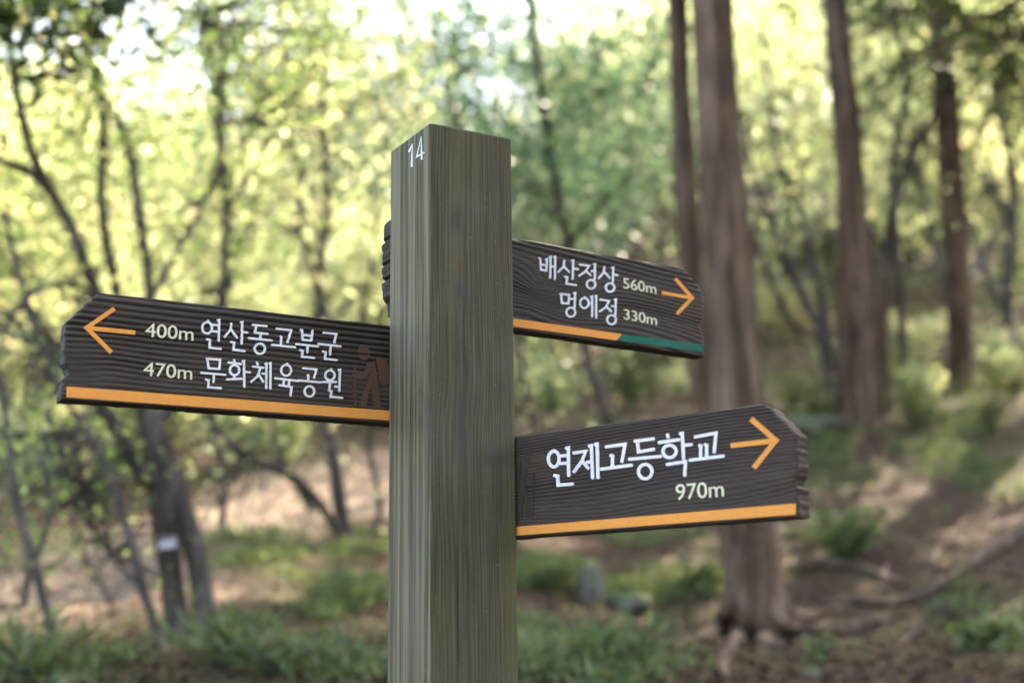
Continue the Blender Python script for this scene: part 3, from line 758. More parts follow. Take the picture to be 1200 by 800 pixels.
# --- B: saplings at the left edge
B1 = [px_line([(74,798,7),(60,735,6),(40,660,6),(20,590,5),(8,500,4),(-5,420,3)], 5.4)]
B1b = [px_line([(40,660,4),(60,600,3),(52,540,3),(60,470,2)], 5.4, .05), px_line([(20,590,3),(45,560,2),(90,540,2)], 5.4, -.05)]
traced_tree('sapling', 'thin grey sapling stem at the left edge below the board', B1, B1b, BARK_G, LEAF_G, np.vstack([along(B1b, rng, 60, 0.16, .2), cloud_px([(-20,520,110,650,5,6.5,11)], rng, 14, .16)]), 0.045, 103, 'thin saplings on the left')
B2 = [px_line([(194,765,6),(168,690,6),(146,610,6),(128,555,6),(98,500,6),(60,430,5),(25,330,4),(5,250,3)], 6.0)]
B2b = [px_line([(98,505,4),(50,512,4),(-10,503,3)], 6.0, -.05), px_line([(168,690,3),(130,650,3),(95,600,3),(80,560,2)], 6.0, .05)]
traced_tree('sapling', 'leaning sapling whose stem slants up left from the forked tree', B2, B2b, BARK_G, LEAF_G, np.vstack([along(B2b, rng, 55, 0.2, .2), cloud_px([(60,520,200,640,5.8,7.5,15), (0,440,90,560,6,7.5,9)], rng, 14, .18)]), 0.045, 104, 'thin saplings on the left')
B3 = [px_line([(22,735,5),(34,660,4),(20,600,4),(0,560,3),(-30,500,3)], 7.2), px_line([(150,735,4),(110,670,3),(85,610,3),(100,540,2)], 7.4)]
traced_tree('sapling', 'two twiggy grey stems behind the leftmost sapling', B3, [], BARK_G, LEAF_G, cloud_px([(-40,440,60,560,7,8.5,10)], rng, 14, .2), 0.055, 105, 'thin saplings on the left')
# --- C: small trees by the path, left of the post
C_tr = [px_line([(409,648,9),(398,590,9),(389,520,8),(378,470,7),(384,400,6),(374,320,6),(384,250,5),(378,150,4),(385,40,3)], 9.2)]
C_br = [px_line([(404,640,6),(378,595,6),(338,556,7),(296,538,6),(262,512,5),(236,480,3)], 9.2, -.1), px_line([(374,330,4),(350,270,4),(352,200,3),(330,120,2)], 9.3, .1),
        px_line([(378,470,4),(410,420,4),(430,340,3),(440,260,2)], 9.2, .1), px_line([(366,600,5),(352,575,4),(322,520,3),(318,450,2)], 9.4, .05)]
traced_tree('path_tree', 'slim dark tree beside the earth path just left of the post', C_tr, C_br, BARK_D, LEAF_Y, np.vstack([along(C_br + C_tr, rng, 120, 0.34, .4), cloud_px([(250,0,450,340,8.6,12,62)], rng, 20, .3)]), 0.065, 106)
C2 = [px_line([(258,640,5),(262,560,5),(250,500,5),(252,400,5),(275,300,5),(268,240,4),(250,140,3)], 10.5)]
traced_tree('path_tree', 'thin tree at the far side of the earth path', C2, [px_line([(252,345,5),(276,305,4),(300,240,3),(310,150,2)], 10.5, .1)], BARK_D, LEAF_Y, cloud_px([(180,40,340,330,9.5,12.5,50), (200,-70,500,170,9.5,13,120)], rng, 24, .3), 0.068, 107)
C3 = [px_line([(430,655,5),(445,590,4),(432,520,4),(440,440,4),(425,360,3)], 9.8)]
traced_tree('path_tree', 'thin stem close to the post above the sunny bank', C3, [], BARK_D, LEAF_Y, cloud_px([(400,350,470,470,9,11,8)], rng, 16, .25), 0.06, 108)
# --- D: slender bluish conifer between post and big trunk
D_tr = [px_line([(722,560,8),(712,492,7),(694,440,7),(682,380,7),(669,290,7),(656,240,7),(641,150,6),(628,60,5),(615,-40,5),(600,-150,3)], 13)]
D_br = [px_line([(660,265,3),(630,225,3),(590,200,2),(560,190,1)], 13, .1), px_line([(668,290,3),(700,240,3),(730,225,2)], 13, -.1), px_line([(648,190,3),(600,150,2),(540,140,1)], 13, .1), px_line([(630,80,3),(560,60,2),(490,70,1)], 13, .1), px_line([(640,150,3),(700,110,2),(760,100,1)], 13, .1)]
traced_tree('slender_conifer', 'slender blue-green conifer between the post and the big double trunk', D_tr, D_br, BARK_D, LEAF_B, np.vstack([along(D_br, rng, 420, 0.25, .15), cloud_px([(500,-80,790,230,11.5,15,150), (360,-70,560,220,12,18,170)], rng, 36, .24)]), 0.11, 109, aspect=0.4)
D2 = [px_line([(622,560,5),(628,500,5),(612,450,5),(606,380,4),(590,300,4)], 14)]
traced_tree('slender_tree', 'thin bare stem in the gap just right of the post', D2, [], BARK_D, LEAF_Y, cloud_px([(600,380,720,500,13,17,16)], rng, 18, .3), 0.07, 110)
# --- H: fans of thin stems between the conifers
H_tr = [px_line([(978,470,5),(975,415,6),(942,350,6),(908,270,5),(884,210,4),(870,130,3)], 15), px_line([(978,470,5),(972,410,6),(956,320,5),(940,250,5),(914,190,4),(902,110,3),(890,20,2)], 15.2),
        px_line([(976,470,5),(960,400,5),(925,375,4),(892,300,4),(880,270,3)], 14.8)]
traced_tree('multi_stem_tree', 'fan of thin grey stems right of the big double trunk', H_tr, [], BARK_G, LEAF_Y, np.vstack([along(H_tr, rng, 60, .4, .6), cloud_px([(880,60,985,330,14,18,26)], rng, 18, .32)]), 0.07, 111)
H2 = [px_line([(1024,440,5),(1032,400,5),(1041,300,6),(1046,245,6),(1066,190,5),(1088,148,4),(1110,90,3)], 15.5), px_line([(1046,250,5),(1050,175,5),(1062,100,4),(1052,30,3)], 15.5)]
traced_tree('multi_stem_tree', 'dark V-forked small tree between the two slimmer conifer trunks', H2, [px_line([(1041,300,4),(1010,250,3),(1000,200,3)], 15.5)], BARK_D, LEAF_Y, cloud_px([(1000,20,1110,300,15,19,26)], rng, 18, .32), 0.075, 112)
H3 = [px_line([(1185,420,6),(1180,330,6),(1188,220,6),(1172,120,5),(1180,20,4)], 20)]
traced_tree('pale_tree', 'pale thin trunk near the right edge behind the conifers', H3, [px_line([(1185,260,4),(1150,200,3),(1120,170,2)], 20)], BARK_G, LEAF_Y, cloud_px([(1120,80,1240,380,19,24,40)], rng, 20, .4), 0.09, 113)

# ------------------------------------------------------------------ conifers (E, F, G and two at the sides, plus unseen ones added for shade)
def conifer_crown(h0, h1, rad, nb, rng, per=200):
    """drooping boughs with flat sprays, local coordinates with base at origin"""
    tubes, leaves = [], []
    for i in range(nb):
        t = (i + rng.uniform(0, 1)) / nb; z = h0 + (h1 - h0) * t; L = rad * (1 - t) ** 0.7 * rng.uniform(0.65, 1.1) + 0.3
        a = rng.uniform(0, 2 * math.pi); dx, dy = math.cos(a), math.sin(a)
        line = [(dx * L * s, dy * L * s, z + L * (0.18 * s - 0.42 * s * s), 0.035 * (1 - s) * (1 - t * .5) + 0.006) for s in (0, .25, .5, .75, 1)]
        line = smooth_line(line, 2); tubes.append(tube(line, 5))
        m = int(per * (0.4 + 0.6 * L / rad)); s = rng.uniform(0.12, 1.03, m) ** 0.8
        idx = np.clip((s * (len(line) - 1)).astype(int), 0, len(line) - 1)
        w = 0.16 + 0.26 * (1 - np.abs(2 * s - 1)) * L / 2
        side = rng.normal(size=m) * w
        p = line[idx, :3] + np.stack([-dy * side, dx * side, -0.3 * np.abs(side) - rng.uniform(0, .15, m)], 1)
        leaves.append(p)
    return join(tubes), np.vstack(leaves)

def conifer(name, label, lines, crown, seed, group='conifers with reddish-brown trunks', roots=(), boughs=()):
    rng = np.random.default_rng(seed)
    base = lines[0][0][:3].copy(); base[2] = GZ(base[0], base[1])
    t = thing(name, label, 'tree', base, group)
    for L, rr in lines_with_top(lines):
        v, f = tube(L, 40, 0.07, seed, 0.17)
        if roots:                                # buttressed foot
            cz = v.reshape(-1, 40, 3); cen = cz.mean(1, keepdims=True); hh = np.clip(1 - (cz[..., 2:] - base[2]) / 0.75, 0, 1.2)
            an = np.arctan2(cz[..., 1:2] - cen[..., 1:2], cz[..., 0:1] - cen[..., 0:1])
            lob = np.maximum(0, np.cos(an * 5 + 0.6 + 0.8 * np.sin(an * 2))) ** 1.5
            k2 = 1 + hh ** 2 * (0.28 * lob - 0.03); cz[..., :2] = cen[..., :2] + (cz[..., :2] - cen[..., :2]) * k2; v = cz.reshape(-1, 3)
        mk('trunk', v, f, BARK_C, t, base, smooth=True)
    for L in roots:
        v, f = tube(L, 9, 0.18, seed + 3); mk('root', v, f, BARK_C, t, base, smooth=True)
    (tv, tf), pts = crown
    ax = lines[0]; top = ax[-1]
    off = np.array([top[0] - base[0], top[1] - base[1], 0])
    for L, w in boughs:                          # low boughs that hang into the picture
        v, f = tube(L, 7, .1, seed); mk('bough', v, f, BARK_C, t, base, smooth=True)
        ex = along([L], rng, 900, np.array([w, w, w * .45]), .15) - base
        ex[:, 2] -= 0.5 * np.abs(rng.normal(size=len(ex))) * w
        v, f = leaf_mesh(ex, 0.05 + 0.3 * w, rng, 0.35, 0.35, 0.35); mk('spray', v, f, LEAF_C, t, attr=rnd_attr(len(ex), rng))
    br = mk('bough', tv + off, tf, BARK_C, t, smooth=True)
    v, f = leaf_mesh(pts + off, 0.085, rng, 0.42, 0.25, 0.35)
    mk('crown', v, f, LEAF_C, t, attr=rnd_attr(len(pts), rng))
    return t
def lines_with_top(lines):
    out = []
    for L in lines:
        L = L.copy(); L[0, 2] = min(L[0, 2], GZ(L[0, 0], L[0, 1])) - 0.25
        out.append((L, 0))
    return out
def extend(L, top_z, r1):
    """carry a trunk on above the picture in the direction it already has"""
    d = (L[-1, :3] - L[-4, :3]); d /= d[2]; z0 = L[-1, 2]; n = 10
    ex = [[*(L[-1, :3] + d * (top_z - z0) * s * np.array([.35, .35, 1])), L[-1, 3] * (1 - s) + r1 * s] for s in np.linspace(0, 1, n)[1:]]
    return np.vstack([L, ex])
YE = 8.0
E1 = extend(px_line([(887,758,36),(887,725,33),(887,690,30),(884,610,28.5),(870,520,32),(863,450,31),(857,380,31),(852,300,30),(845,200,27),(839,100,25),(834,0,26),(829,-90,25)], YE, 0, 6), 15, 0.03)
E2 = extend(px_line([(873,745,16),(868,700,16),(858,620,16),(845,540,16),(831,480,16),(822,440,16),(808,300,13.5),(802,200,14),(797,100,12),(794,0,12.5),(790,-90,12)], YE + .30, 0, 6), 13, 0.03)
def root_line(pxs, r0, r1, lift=0.0):
    out = []
    n = len(pxs)
    for i, p in enumerate(pxs):
        h = hit(*p); s = i / (n - 1); r = r0 * (1 - s) + r1 * s
        out.append([h[0], h[1], h[2] + r * (0.45 - 0.6 * s) + lift * (1 - s) ** 2, r])
    return smooth_line(out, 5)
def root_from(y, pxs, end):
    """buttress root: starts on the trunk (px, py, r px at depth y) and runs on over the ground through end pixels"""
    a = [[*P(p[0], p[1], y - 0.02 * i), p[2] * y / FPX] for i, p in enumerate(pxs)]
    b = []
    for p in end:
        h = hit(p[0], p[1]); b.append([h[0], h[1], h[2] + 0.2 * p[2] * h[1] / FPX, p[2] * h[1] / FPX])
    L = smooth_line(a + b, 5); L[:, 3] *= 1.4; return L
E_roots = [root_from(YE - .10, [(868,640,5),(860,690,7),(850,716,7)], [(840,736,6),(824,746,5),(800,753,3),(778,758,2)]),
           root_from(YE - .15, [(876,630,6),(875,690,8),(871,725,8)], [(866,746,7),(856,764,6),(846,777,6),(850,796,4)]),
           root_from(YE - .16, [(886,640,5),(886,700,7),(888,733,8)], [(892,750,7),(906,757,5),(922,760,3)]),
           root_from(YE - .13, [(894,670,6),(904,708,8),(917,728,8)], [(938,738,7),(968,742,6),(1006,737,5),(1045,728,3)]),
           root_from(YE - .06, [(903,680,6),(913,706,7),(928,718,6)], [(958,722,5),(1000,713,3)])]
rng = np.random.default_rng(17)
conifer('cypress_tree', 'big reddish-brown double conifer trunk with spreading roots right of the post', [E1, E2], conifer_crown(5.2, 14, 2.6, 60, rng), 201, roots=E_roots)
YF = 13.0
F1 = extend(px_line([(1004,508,25),(1003,470,22),(1002,400,21),(1000,300,19),(993,160,17),(979,0,15.5),(970,-80,15)], YF, 0, 6), 16, 0.03)
F2 = extend(px_line([(1034,498,15),(1030,450,14),(1024,380,14),(1014,310,12),(1003,230,11),(990,120,9),(980,20,8)], YF + .5, 0, 6), 13, 0.02)
conifer('cypress_tree', 'slimmer paired conifer trunk with a sunlit flank, standing up the slope', [F1, F2], conifer_crown(5.6, 14, 2.4, 50, rng), 202)
YG = 16.5
G1 = extend(px_line([(1130,472,19),(1128,440,16),(1124,380,15),(1117,250,14.5),(1108,100,14),(1098,0,13.5),(1090,-80,13)], YG, 0, 6), 19, 0.03)
conifer('cypress_tree', 'slimmest conifer trunk, the rightmost of the three, high on the slope', [G1], conifer_crown(6.2, 16, 2.8, 55, rng), 203, boughs=[(px_line([(1098,0,5),(1050,6,4),(1010,14,3)], 16.7, .2), .2), (px_line([(1105,20,6),(1160,20,5),(1205,60,4),(1245,120,2)], 16.6, .3), .4), (px_line([(1106,0,6),(1168,60,5),(1205,110,4),(1255,150,2)], 16.7, .3), .36)])
def side_conifer(x, y, h0, h1, rad, nb, seed, label, boughs=()):
    z = GZ(x, y); L = smooth_line([[x, y, z, .24], [x + .05, y, z + 3, .2], [x, y + .05, z + 7, .15], [x, y, z + h1, .03]], 6)
    return conifer('cypress_tree', label, [L], conifer_crown(h0, h1, rad, nb, np.random.default_rng(seed), 300), seed, boughs=boughs)
side_conifer(4.3, 6.9, 4.4, 13, 3.0, 110, 211, 'conifer whose dark boughs hang into the top right corner')
side_conifer(-4.9, 5.0, 4.2, 12, 2.7, 80, 212, 'conifer whose dark sprays hang into the top left corner', [(px_line([(-500,-80,12),(-200,-70,8),(-40,-20,5),(60,60,3)], 5.0, .1), .16), (px_line([(-500,-120,12),(-150,-110,8),(20,-50,5),(150,0,3)], 5.0, .15), .15)])
side_conifer(4.4, 3.5, 4.6, 14, 3.3, 120, 213, 'unseen conifer added right of the viewer to shade the signpost')  # out of view, put between sign and sun to keep the boards shaded
side_conifer(6.3, 14.6, 4.0, 14, 3.4, 140, 214, 'unseen conifer added past the right edge to shade the bare slope')  # added outside the frame to keep sunlight off the slope
side_conifer(8.3, 12.6, 4.0, 14, 3.3, 120, 219, 'outermost unseen conifer added for shade past the right edge, high up the slope')  # unseen, added against sunlit patches on the right
side_conifer(2.2, -3.6, 3.2, 13, 3.2, 90, 215, 'unseen conifer added for shade behind the viewer, nearest to the camera')  # added behind the camera to darken the faces turned this way
side_conifer(5.4, 11.8, 4.2, 14, 3.1, 130, 216, 'unseen conifer added up the slope past the right edge, shading the slimmer trunks')  # unseen tree put in to shade the middle slope and trunks
side_conifer(3.5, -1.4, 3.7, 12, 2.7, 80, 218, 'unseen conifer added for shade close behind the viewer on the right')  # added out of view to darken the post's broad face
side_conifer(5.4, -4.4, 3.4, 13, 3.2, 70, 217, 'unseen conifer added for shade behind the viewer on the right')  # unseen, added to hold back light from behind the camera

# ------------------------------------------------------------------ background woodland: shared variants, individual trees
def gen_tree(seed, h, spread, nleaf, leafsize, low=0.25):
    rng = np.random.default_rng(seed); lines, tips = [], []
    def grow(p, d, L, r, lev):
        n = 4; pts = [[*p, r]]; q = p.copy(); dd = d.copy()
        for i in range(n):
            dd = dd + rng.normal(size=3) * 0.16 + np.array([0, 0, 0.05]); dd /= np.linalg.norm(dd)
            q = q + dd * L / n; pts.append([*q, r * (1 - 0.45 * (i + 1) / n)])
            if lev < 3 and i >= 1:
                for _ in range(1 if lev else 2):
                    s = dd + rng.normal(size=3) * 0.75; s[2] = abs(s[2]) * 0.7 + 0.1; s /= np.linalg.norm(s)
                    grow(q.copy(), s, L * rng.uniform(0.5, 0.72), r * 0.5, lev + 1)
        lines.append(np.array(pts))
        if lev >= 2: tips.append(np.array(pts)[:, :3])
    nst = rng.integers(1, 4)
    for _ in range(nst):
        d = np.array([rng.normal() * .25, rng.normal() * .25, 1.0]); d /= np.linalg.norm(d)
        grow(np.array([rng.normal() * .08, rng.normal() * .08, -0.2]), d, h * 0.55, 0.018 * h / math.sqrt(nst), 0)
    V, Fc = join([tube(l, 6) for l in lines])
    tp = np.vstack(tips); i = rng.integers(0, len(tp), nleaf)
    pts = tp[i] + rng.normal(size=(nleaf, 3)) * spread * np.array([1, 1, .6])
    lv, lf = leaf_mesh(pts, leafsize, rng, 0.6)
    cl = 0.5 + 0.5 * noise(pts[:, 0] * 0.9, pts[:, 1] * 0.9, pts[:, 2] * 0.9, seed)
    return (V, Fc), (lv, lf), rnd_attr(nleaf, rng, cl)
VAR = []
kinds = [('leafy_tree', 'blurred light green tree in the background wood', LEAF_Y, BARK_P), ('leafy_tree', 'blurred mid green tree in the background wood', LEAF_G, BARK_P),
         ('leafy_tree', 'blurred yellow-green tree in the background wood', LEAF_Y, BARK_P), ('autumn_tree', 'blurred tree turning yellow and orange in the background wood', LEAF_O, BARK_P),
         ('leafy_tree', 'blurred bluish green tree in the background wood', LEAF_B, BARK_P)]
for s, (nm, lab, lm, bm) in enumerate(kinds):
    t = thing(nm, lab, 'tree', (0, 0, 0), 'background trees: ' + lab.split('blurred ')[1])
    (tv, tf), (lv, lf), at = gen_tree(300 + s, 7.0, 0.42, 9000, 0.105)
    mk('trunk', tv, tf, bm, t, smooth=True); mk('crown', lv, lf, lm, t, attr=at)
    VAR.append([t, False])
def place(var, x, y, sc, rz):
    t = VAR[var][0] if not VAR[var][1] else copy_tree(VAR[var][0])
    VAR[var][1] = True
    t.location = (x, y, GZ(x, y) - 0.05); t.rotation_euler = (0, 0, rz); t.scale = (sc,) * 3
    return t
rb = np.random.default_rng(55)
spots = []
for (y0, y1, n, x0, x1) in ((15, 19, 4, -0.44, -0.18), (21, 27, 13, -0.48, 0.5), (27, 38, 18, -0.5, 0.52), (38, 62, 20, -0.52, 0.55)):
    for i in range(n):
        y = rb.uniform(y0, y1); fr = x0 + (x1 - x0) * (i + rb.uniform(0.1, .9)) / n
        spots.append((fr * y, y))
wts = {0: (.36, .26, .24, .06, .08), 1: (.32, .26, .36, .03, .03)}
for (x, y) in spots:
    fr = x / y
    right = fr > -0.02
    v = rb.choice(5, p=wts[1] if right else wts[0])
    sc = rb.uniform(0.85, 1.25) * (1.0 if y < 27 else 1.35)
    if fr < 0.14: sc *= 0.86                    # lower growth on the left, where the sky shows through
    if -0.16 < fr < 0.08:
        sc *= 0.9
        if y < 25: continue
        if y > 22 and rb.uniform() < 0.5: v = 4
    place(v, x, y, sc, rb.uniform(0, 6.28))

# shrubs of the understorey
SV = []
for s, (nm, lab, lm) in enumerate([('shrub', 'blurred low green shrub on the wooded slope', GRASS), ('shrub', 'blurred low yellow-green shrub on the wooded slope', LEAF_Y), ('shrub', 'blurred low yellowing shrub on the wooded slope', LEAF_O)]):
    rg = np.random.default_rng(400 + s); lines = []; pts = []
    for i in range(16):
        a = rg.uniform(0, 6.28); sp = rg.uniform(.2, .75); L = rg.uniform(.6, 1.3)
        ln = smooth_line([[0, 0, -.05, .012], [math.cos(a) * sp * .4, math.sin(a) * sp * .4, L * .5, .008], [math.cos(a) * sp, math.sin(a) * sp, L, .003]], 3)
        lines.append(tube(ln, 5)); i2 = rg.integers(2, len(ln), 75); pts.append(ln[i2, :3] + rg.normal(size=(75, 3)) * .14)
    pts = np.vstack(pts); pts[:, 2] = np.maximum(pts[:, 2], 0.03)
    lv, lf = leaf_mesh(pts, 0.085, rg, .55); t = thing(nm, lab, 'shrub', (0, 0, 0), 'shrubs: ' + lab.split('blurred ')[1])
    v, f = join(lines); mk('stem', v, f, BARK_G, t, smooth=True); mk('foliage', lv, lf, lm, t, attr=rnd_attr(len(pts), rg))
    SV.append([t, False])
def shrub(v, x, y, sc, rz, label=None):
    t = SV[v][0] if not SV[v][1] else copy_tree(SV[v][0]); SV[v][1] = True
    t.location = (x, y, GZ(x, y)); t.rotation_euler = (0, 0, rz); t.scale = (sc, sc, sc * .85)
    return t
for i in range(70):
    y = rb.uniform(13.5, 30); fr = rb.uniform(-.42, .44); x = fr * y
    if path_dist(np.array([x]), np.array([y]))[0] < 1.6: continue
    shrub(rb.choice(3, p=(.5, .4, .1)), x, y, rb.uniform(.6, 1.25) * (0.55 if fr > 0.12 and y < 22 else 1), rb.uniform(0, 6))
for i in range(60):
    y = rb.uniform(30, 58); x = y * (-.5 + 1.05 * (i + rb.uniform(0, 1)) / 60)
    shrub(rb.choice(3, p=(.35, .5, .15)), x, y, rb.uniform(1.6, 2.8), rb.uniform(0, 6))
for (px, py, v, s) in ((960,500,0,.45),(1075,500,0,.45),(1160,505,0,.45),(1190,470,0,.5),(1060,445,0,.45),(1160,420,1,.5),(930,480,0,.45),(640,600,0,.55),(715,600,0,.5),(60,560,1,.8),(130,570,0,.7),(330,540,1,.7),(600,640,0,.4)):
    p = hit(px, py); shrub(v, p[0], p[1], s, rb.uniform(0, 6))

# ------------------------------------------------------------------ single plants and stones of the foreground slope
def plant(name, label, px, py, w, h, n, seed, lm=GRASS, leaf=0.07):
    gr = seed >= 505
    rg = np.random.default_rng(seed); p = hit(px, py); t = thing(name, label, 'plant', p, 'low plants on the slope')
    lines, pts = [], []
    for i in range(14):
        a = rg.uniform(0, 6.28); sp = w * rg.uniform(.2, .55); L = h * rg.uniform(.5, 1)
        ln = smooth_line([[0, 0, -.04, .006], [math.cos(a) * sp * .5, math.sin(a) * sp * .5, L * .7, .004], [math.cos(a) * sp, math.sin(a) * sp, L * .85, .002]], 3)
        lines.append(tube(ln, 4)); i2 = rg.integers(1, len(ln), n); pts.append(ln[i2, :3] + rg.normal(size=(n, 3)) * np.array([.05, .05, .03]))
    v, f = join(lines); mk('stem', v, f, BARK_G, t, smooth=True); pts = np.vstack(pts)
    lv, lf = leaf_mesh(pts, leaf * (1.5 if gr else 1), rg, .14 if gr else .42, -0.9 if gr else .3, .6); mk('foliage', lv, lf, lm, t, attr=rnd_attr(len(pts), rg)); return t
plant('leafy_plant', 'dark green leafy clump on the bank right of the lower board', 988, 655, .55, .38, 40, 501)
plant('leafy_plant', 'small dark grass clump low at the right edge', 1165, 756, .26, .10, 22, 502)
plant('leafy_plant', 'tiny green tuft on bare earth right of the big roots', 966, 776, .07, .10, 4, 503, leaf=0.045)
plant('leafy_plant', 'green clump close beside the big trunk on its left', 820, 692, .3, .18, 22, 504)
plant('leafy_plant', 'bright green clump just right of the post below the lower board', 640, 690, .4, .16, 22, 505)
plant('leafy_plant', 'low green clump on the bottom edge right of the post', 700, 790, .45, .14, 18, 506)
plant('leafy_plant', 'broad green clump on the bottom edge left of the post', 330, 790, .5, .12, 14, 507)
plant('leafy_plant', 'green clump at the foot of the forked tree', 265, 780, .35, .15, 14, 508)
plant('leafy_plant', 'green clump hugging the left side of the post', 430, 715, .35, .15, 16, 509)
plant('leafy_plant', 'pale green clump in the lower left corner', 40, 795, .5, .14, 18, 510)

def rock(name, label, px, py, sx, sy, sz, seed, mat=ROCKM):
    import bmesh
    p = hit(px, py); bm = bmesh.new(); bmesh.ops.create_icosphere(bm, subdivisions=4, radius=1.0)
    v = np.array([tuple(q.co) for q in bm.verts]); f = np.array([[q.index for q in fc.verts] for fc in bm.faces]); bm.free()
    v = v * (1 + .28 * fbm(v[:, 0] * 1.2, v[:, 1] * 1.2, v[:, 2] * 1.2, seed, 4))[:, None] * np.array([sx, sy, sz])
    o = mk(name, v + np.array([0, 0, sz * .35]), f, mat, smooth=True); o.location = p; o.rotation_euler = (0, 0, seed)
    return tag(o, label, 'rock', 'rocks on the slope')
rock('rock', 'pale grey rock with moss in the gap between post and big trunk', 692, 700, .10, .10, .13, 1)
rock('rock', 'mossy green boulder beside the pale rock', 738, 712, .17, .14, .07, 2)
rock('rock', 'low mossy stone on the bank above the lower board arrow', 950, 505, .3, .26, .12, 3)
rock('rock', 'little pale stone on the bare earth at bottom right', 1098, 712, .035, .03, .025, 6)
rock('rock', 'little pale pebble at the bottom edge right of the roots', 950, 793, .03, .03, .022, 8)
# exposed roots and fallen sticks
def stick(name, label, pxs, r0, r1, cat, mat=ROOT, lift=0.0):
    L = root_line(pxs, r0, r1, lift); v, f = tube(L, 8, .2, 5); o = mk(name, v, f, mat, None, L[0, :3], smooth=True)
    o.location = L[0, :3]; return tag(o, label, cat, 'roots and sticks on the bare slope')
stick('exposed_root', 'long mossy root slanting down from the right edge', [(1215,622),(1180,640),(1140,662),(1100,690),(1075,705)], .055, .02, 'root')
stick('exposed_root', 'root crossing bare earth below the leafy clump', [(1115,682),(1080,702),(1035,712),(990,706),(950,712)], .035, .025, 'root')
stick('fallen_stick', 'short pale stick lying on the slope above the roots', [(1040,665),(1034,680),(1042,695)], .022, .018, 'stick')
stick('fallen_stick', 'short pale stick lying higher on the slope', [(1102,645),(1094,655),(1093,668)], .02, .018, 'stick')
stick('exposed_root', 'dark root ledge along the bank behind the big trunk', [(925,672),(965,664),(1010,668),(1060,690)], .05, .03, 'root')
stick('exposed_root', 'low root near the bottom right corner', [(1140,725),(1110,722),(1080,735),(1050,760)], .025, .015, 'root')

# white tag on the forked tree
tp = P(196, 638, YA - 0.10)
tg = thing('tree_tag', 'small white tag tied to the forked tree trunk', 'tag', tp)
pw, ph_ = 0.040, 0.034
mk('plate', [(-pw, 0, -ph_ * .6), (pw, -.004, -ph_ * .3), (pw, -.004, ph_ * .8), (-pw, 0, ph_ * .5), (-pw, .004, -ph_ * .6), (pw, .0, -ph_ * .3), (pw, .0, ph_ * .8), (-pw, .004, ph_ * .5)],
   [(0, 1, 2, 3), (7, 6, 5, 4), (0, 4, 5, 1), (1, 5, 6, 2), (2, 6, 7, 3), (3, 7, 4, 0)], METAL, tg)
v, f = tube(smooth_line([[-.045, .004, .03, .003], [.0, -.004, .034, .003], [.045, .002, .036, .003]], 3), 6); mk('cord', v, f, METAL, tg)

# ------------------------------------------------------------------ ground cover: fallen leaves and undergrowth (uncountable)
rg = np.random.default_rng(77)
n = 60000
y = 4.0 + 20 * rg.uniform(0, 1, n) ** 1.5; x = y * rg.uniform(-.46, .48, n); z = ground_z(x, y) + 0.008
v, f = leaf_mesh(np.stack([x, y, z], 1), 0.034, rg, .55, 0.0, .22)
tag(mk('fallen_leaves', v, f, LITTER, attr=rnd_attr(n, rg)), 'brown fallen leaves strewn over the forest floor', 'leaves', kind='stuff')
pts = []
for (px, py, rx, ry, m) in ((340,785,150,25,420),(300,760,90,20,140),(390,710,80,30,300),(300,650,70,25,700),(430,660,40,40,500),(80,790,110,20,300),(640,672,60,14,500),(620,770,60,40,260),
                            (700,780,80,25,380),(745,700,40,12,300),(560,740,60,40,300),(980,500,70,30,900),(1100,510,110,40,1000),(1170,560,60,40,200),(960,640,70,20,300),(820,690,40,15,200),(1150,745,50,14,120),(700,640,120,30,600),(60,640,80,40,300),(1130,780,60,14,120),(900,560,60,30,300)):
    c = hit(px, py)
    a = hit(px + rx, py); d = hit(px, py - ry * 1.0); b = hit(px, min(py + ry, 799))
    uu = rg.normal(size=m) * .5; vv = rg.normal(size=m) * .5
    xy = c[None, :2] + uu[:, None] * (a - c)[None, :2] + vv[:, None] * ((d - b) / 2)[None, :2]
    pts.append(xy)
xy = np.vstack(pts)
sc_ = fbm(xy[:, 0] * 2.2, xy[:, 1] * 2.2, 0, 91, 2); xy = xy[sc_ > 0.12]
m = len(xy); base = np.stack([xy[:, 0], xy[:, 1], ground_z(xy[:, 0], xy[:, 1])], 1)
k = 7
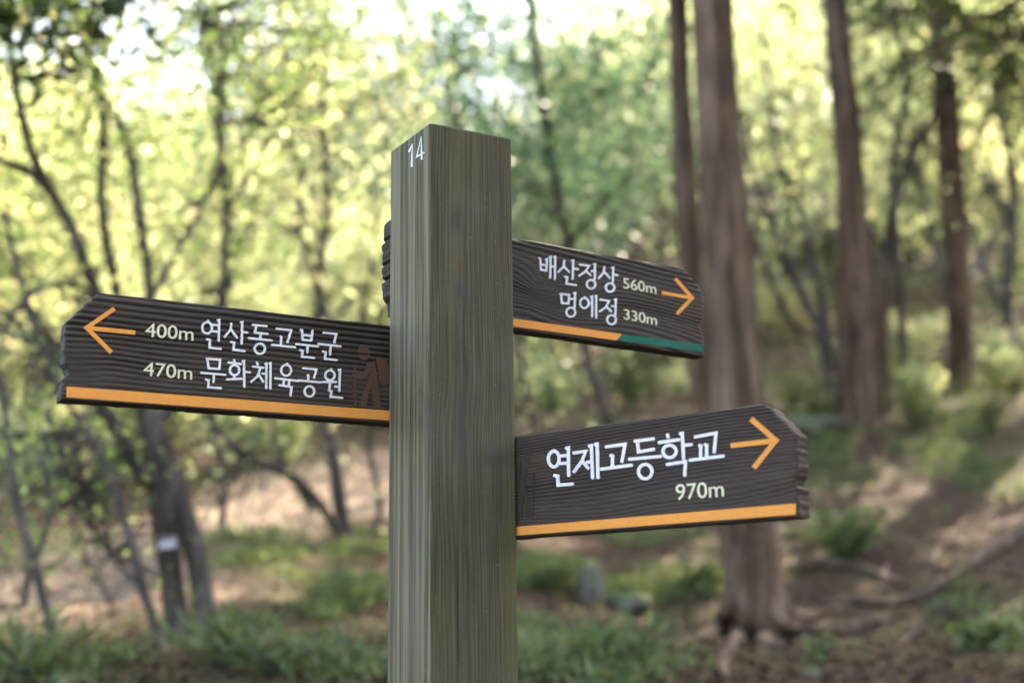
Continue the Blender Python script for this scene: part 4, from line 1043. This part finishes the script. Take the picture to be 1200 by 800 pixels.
c = np.repeat(base, k, 0) + rg.normal(size=(m * k, 3)) * np.array([.05, .05, 0]) + np.array([0, 0, 1]) * rg.uniform(0.0, .06, m * k)[:, None]
v, f = leaf_mesh(c, 0.055, rg, .22, -0.45, .7)
tag(mk('undergrowth', v, f, GRASS, attr=rnd_attr(len(c), rg)), 'low green undergrowth and grass in patches on the slope', 'undergrowth', kind='stuff')
for proto, used in VAR + SV:                     # drop kinds that were never planted
    if not used:
        for ch in list(proto.children): bpy.data.objects.remove(ch)
        bpy.data.objects.remove(proto)

# ------------------------------------------------------------------ say which background plant is which, by what it stands behind
REG = [(40, 'at the left edge of the view'), (150, 'behind the saplings left of the forked tree'), (260, 'behind the forked tree'), (360, 'above the earth path'), (455, 'behind the slim tree left of the post'),
       (605, 'directly behind the post'), (700, 'in the gap just right of the post'), (785, 'close left of the big double trunk'), (890, 'behind the big double trunk'), (965, 'right of the big double trunk'),
       (1040, 'behind the slimmer paired trunk'), (1095, 'between the paired trunk and the slimmest trunk'), (1150, 'behind the slimmest trunk'), (9999, 'at the right edge of the view')]
for o in list(SC.objects):
    if o.parent is None and str(o.get('label', '')).startswith('blurred'):
        p = np.array(o.location); c = (p - EYE) @ ROT; px = 600 + FPX * c[0] / -c[2]
        reg = next(t for lim, t in REG if px < lim); y = p[1]
        dep = 'near' if y < 20 else 'middle-distance' if y < 27 else 'far' if y < 38 else 'farthest'
        what = o['label'].replace('blurred ', '').replace(' in the background wood', '').replace(' on the wooded slope', '')
        o['label'] = dep + ' ' + what + ' ' + reg

dup = {}
for o in SC.objects:
    if o.parent is None and o.get('label'): dup.setdefault(o['label'], []).append(o)
for lab, os_ in dup.items():
    if len(os_) > 1:
        os_.sort(key=lambda o: o.location.x / max(o.location.y, 0.1)); n_ = len(os_)
        for i_, o in enumerate(os_):
            o['label'] = lab + ', ' + ('leftmost' if i_ == 0 else 'rightmost' if i_ == n_ - 1 else ('second', 'third', 'fourth', 'fifth', 'sixth')[i_ - 1] + ' from left')
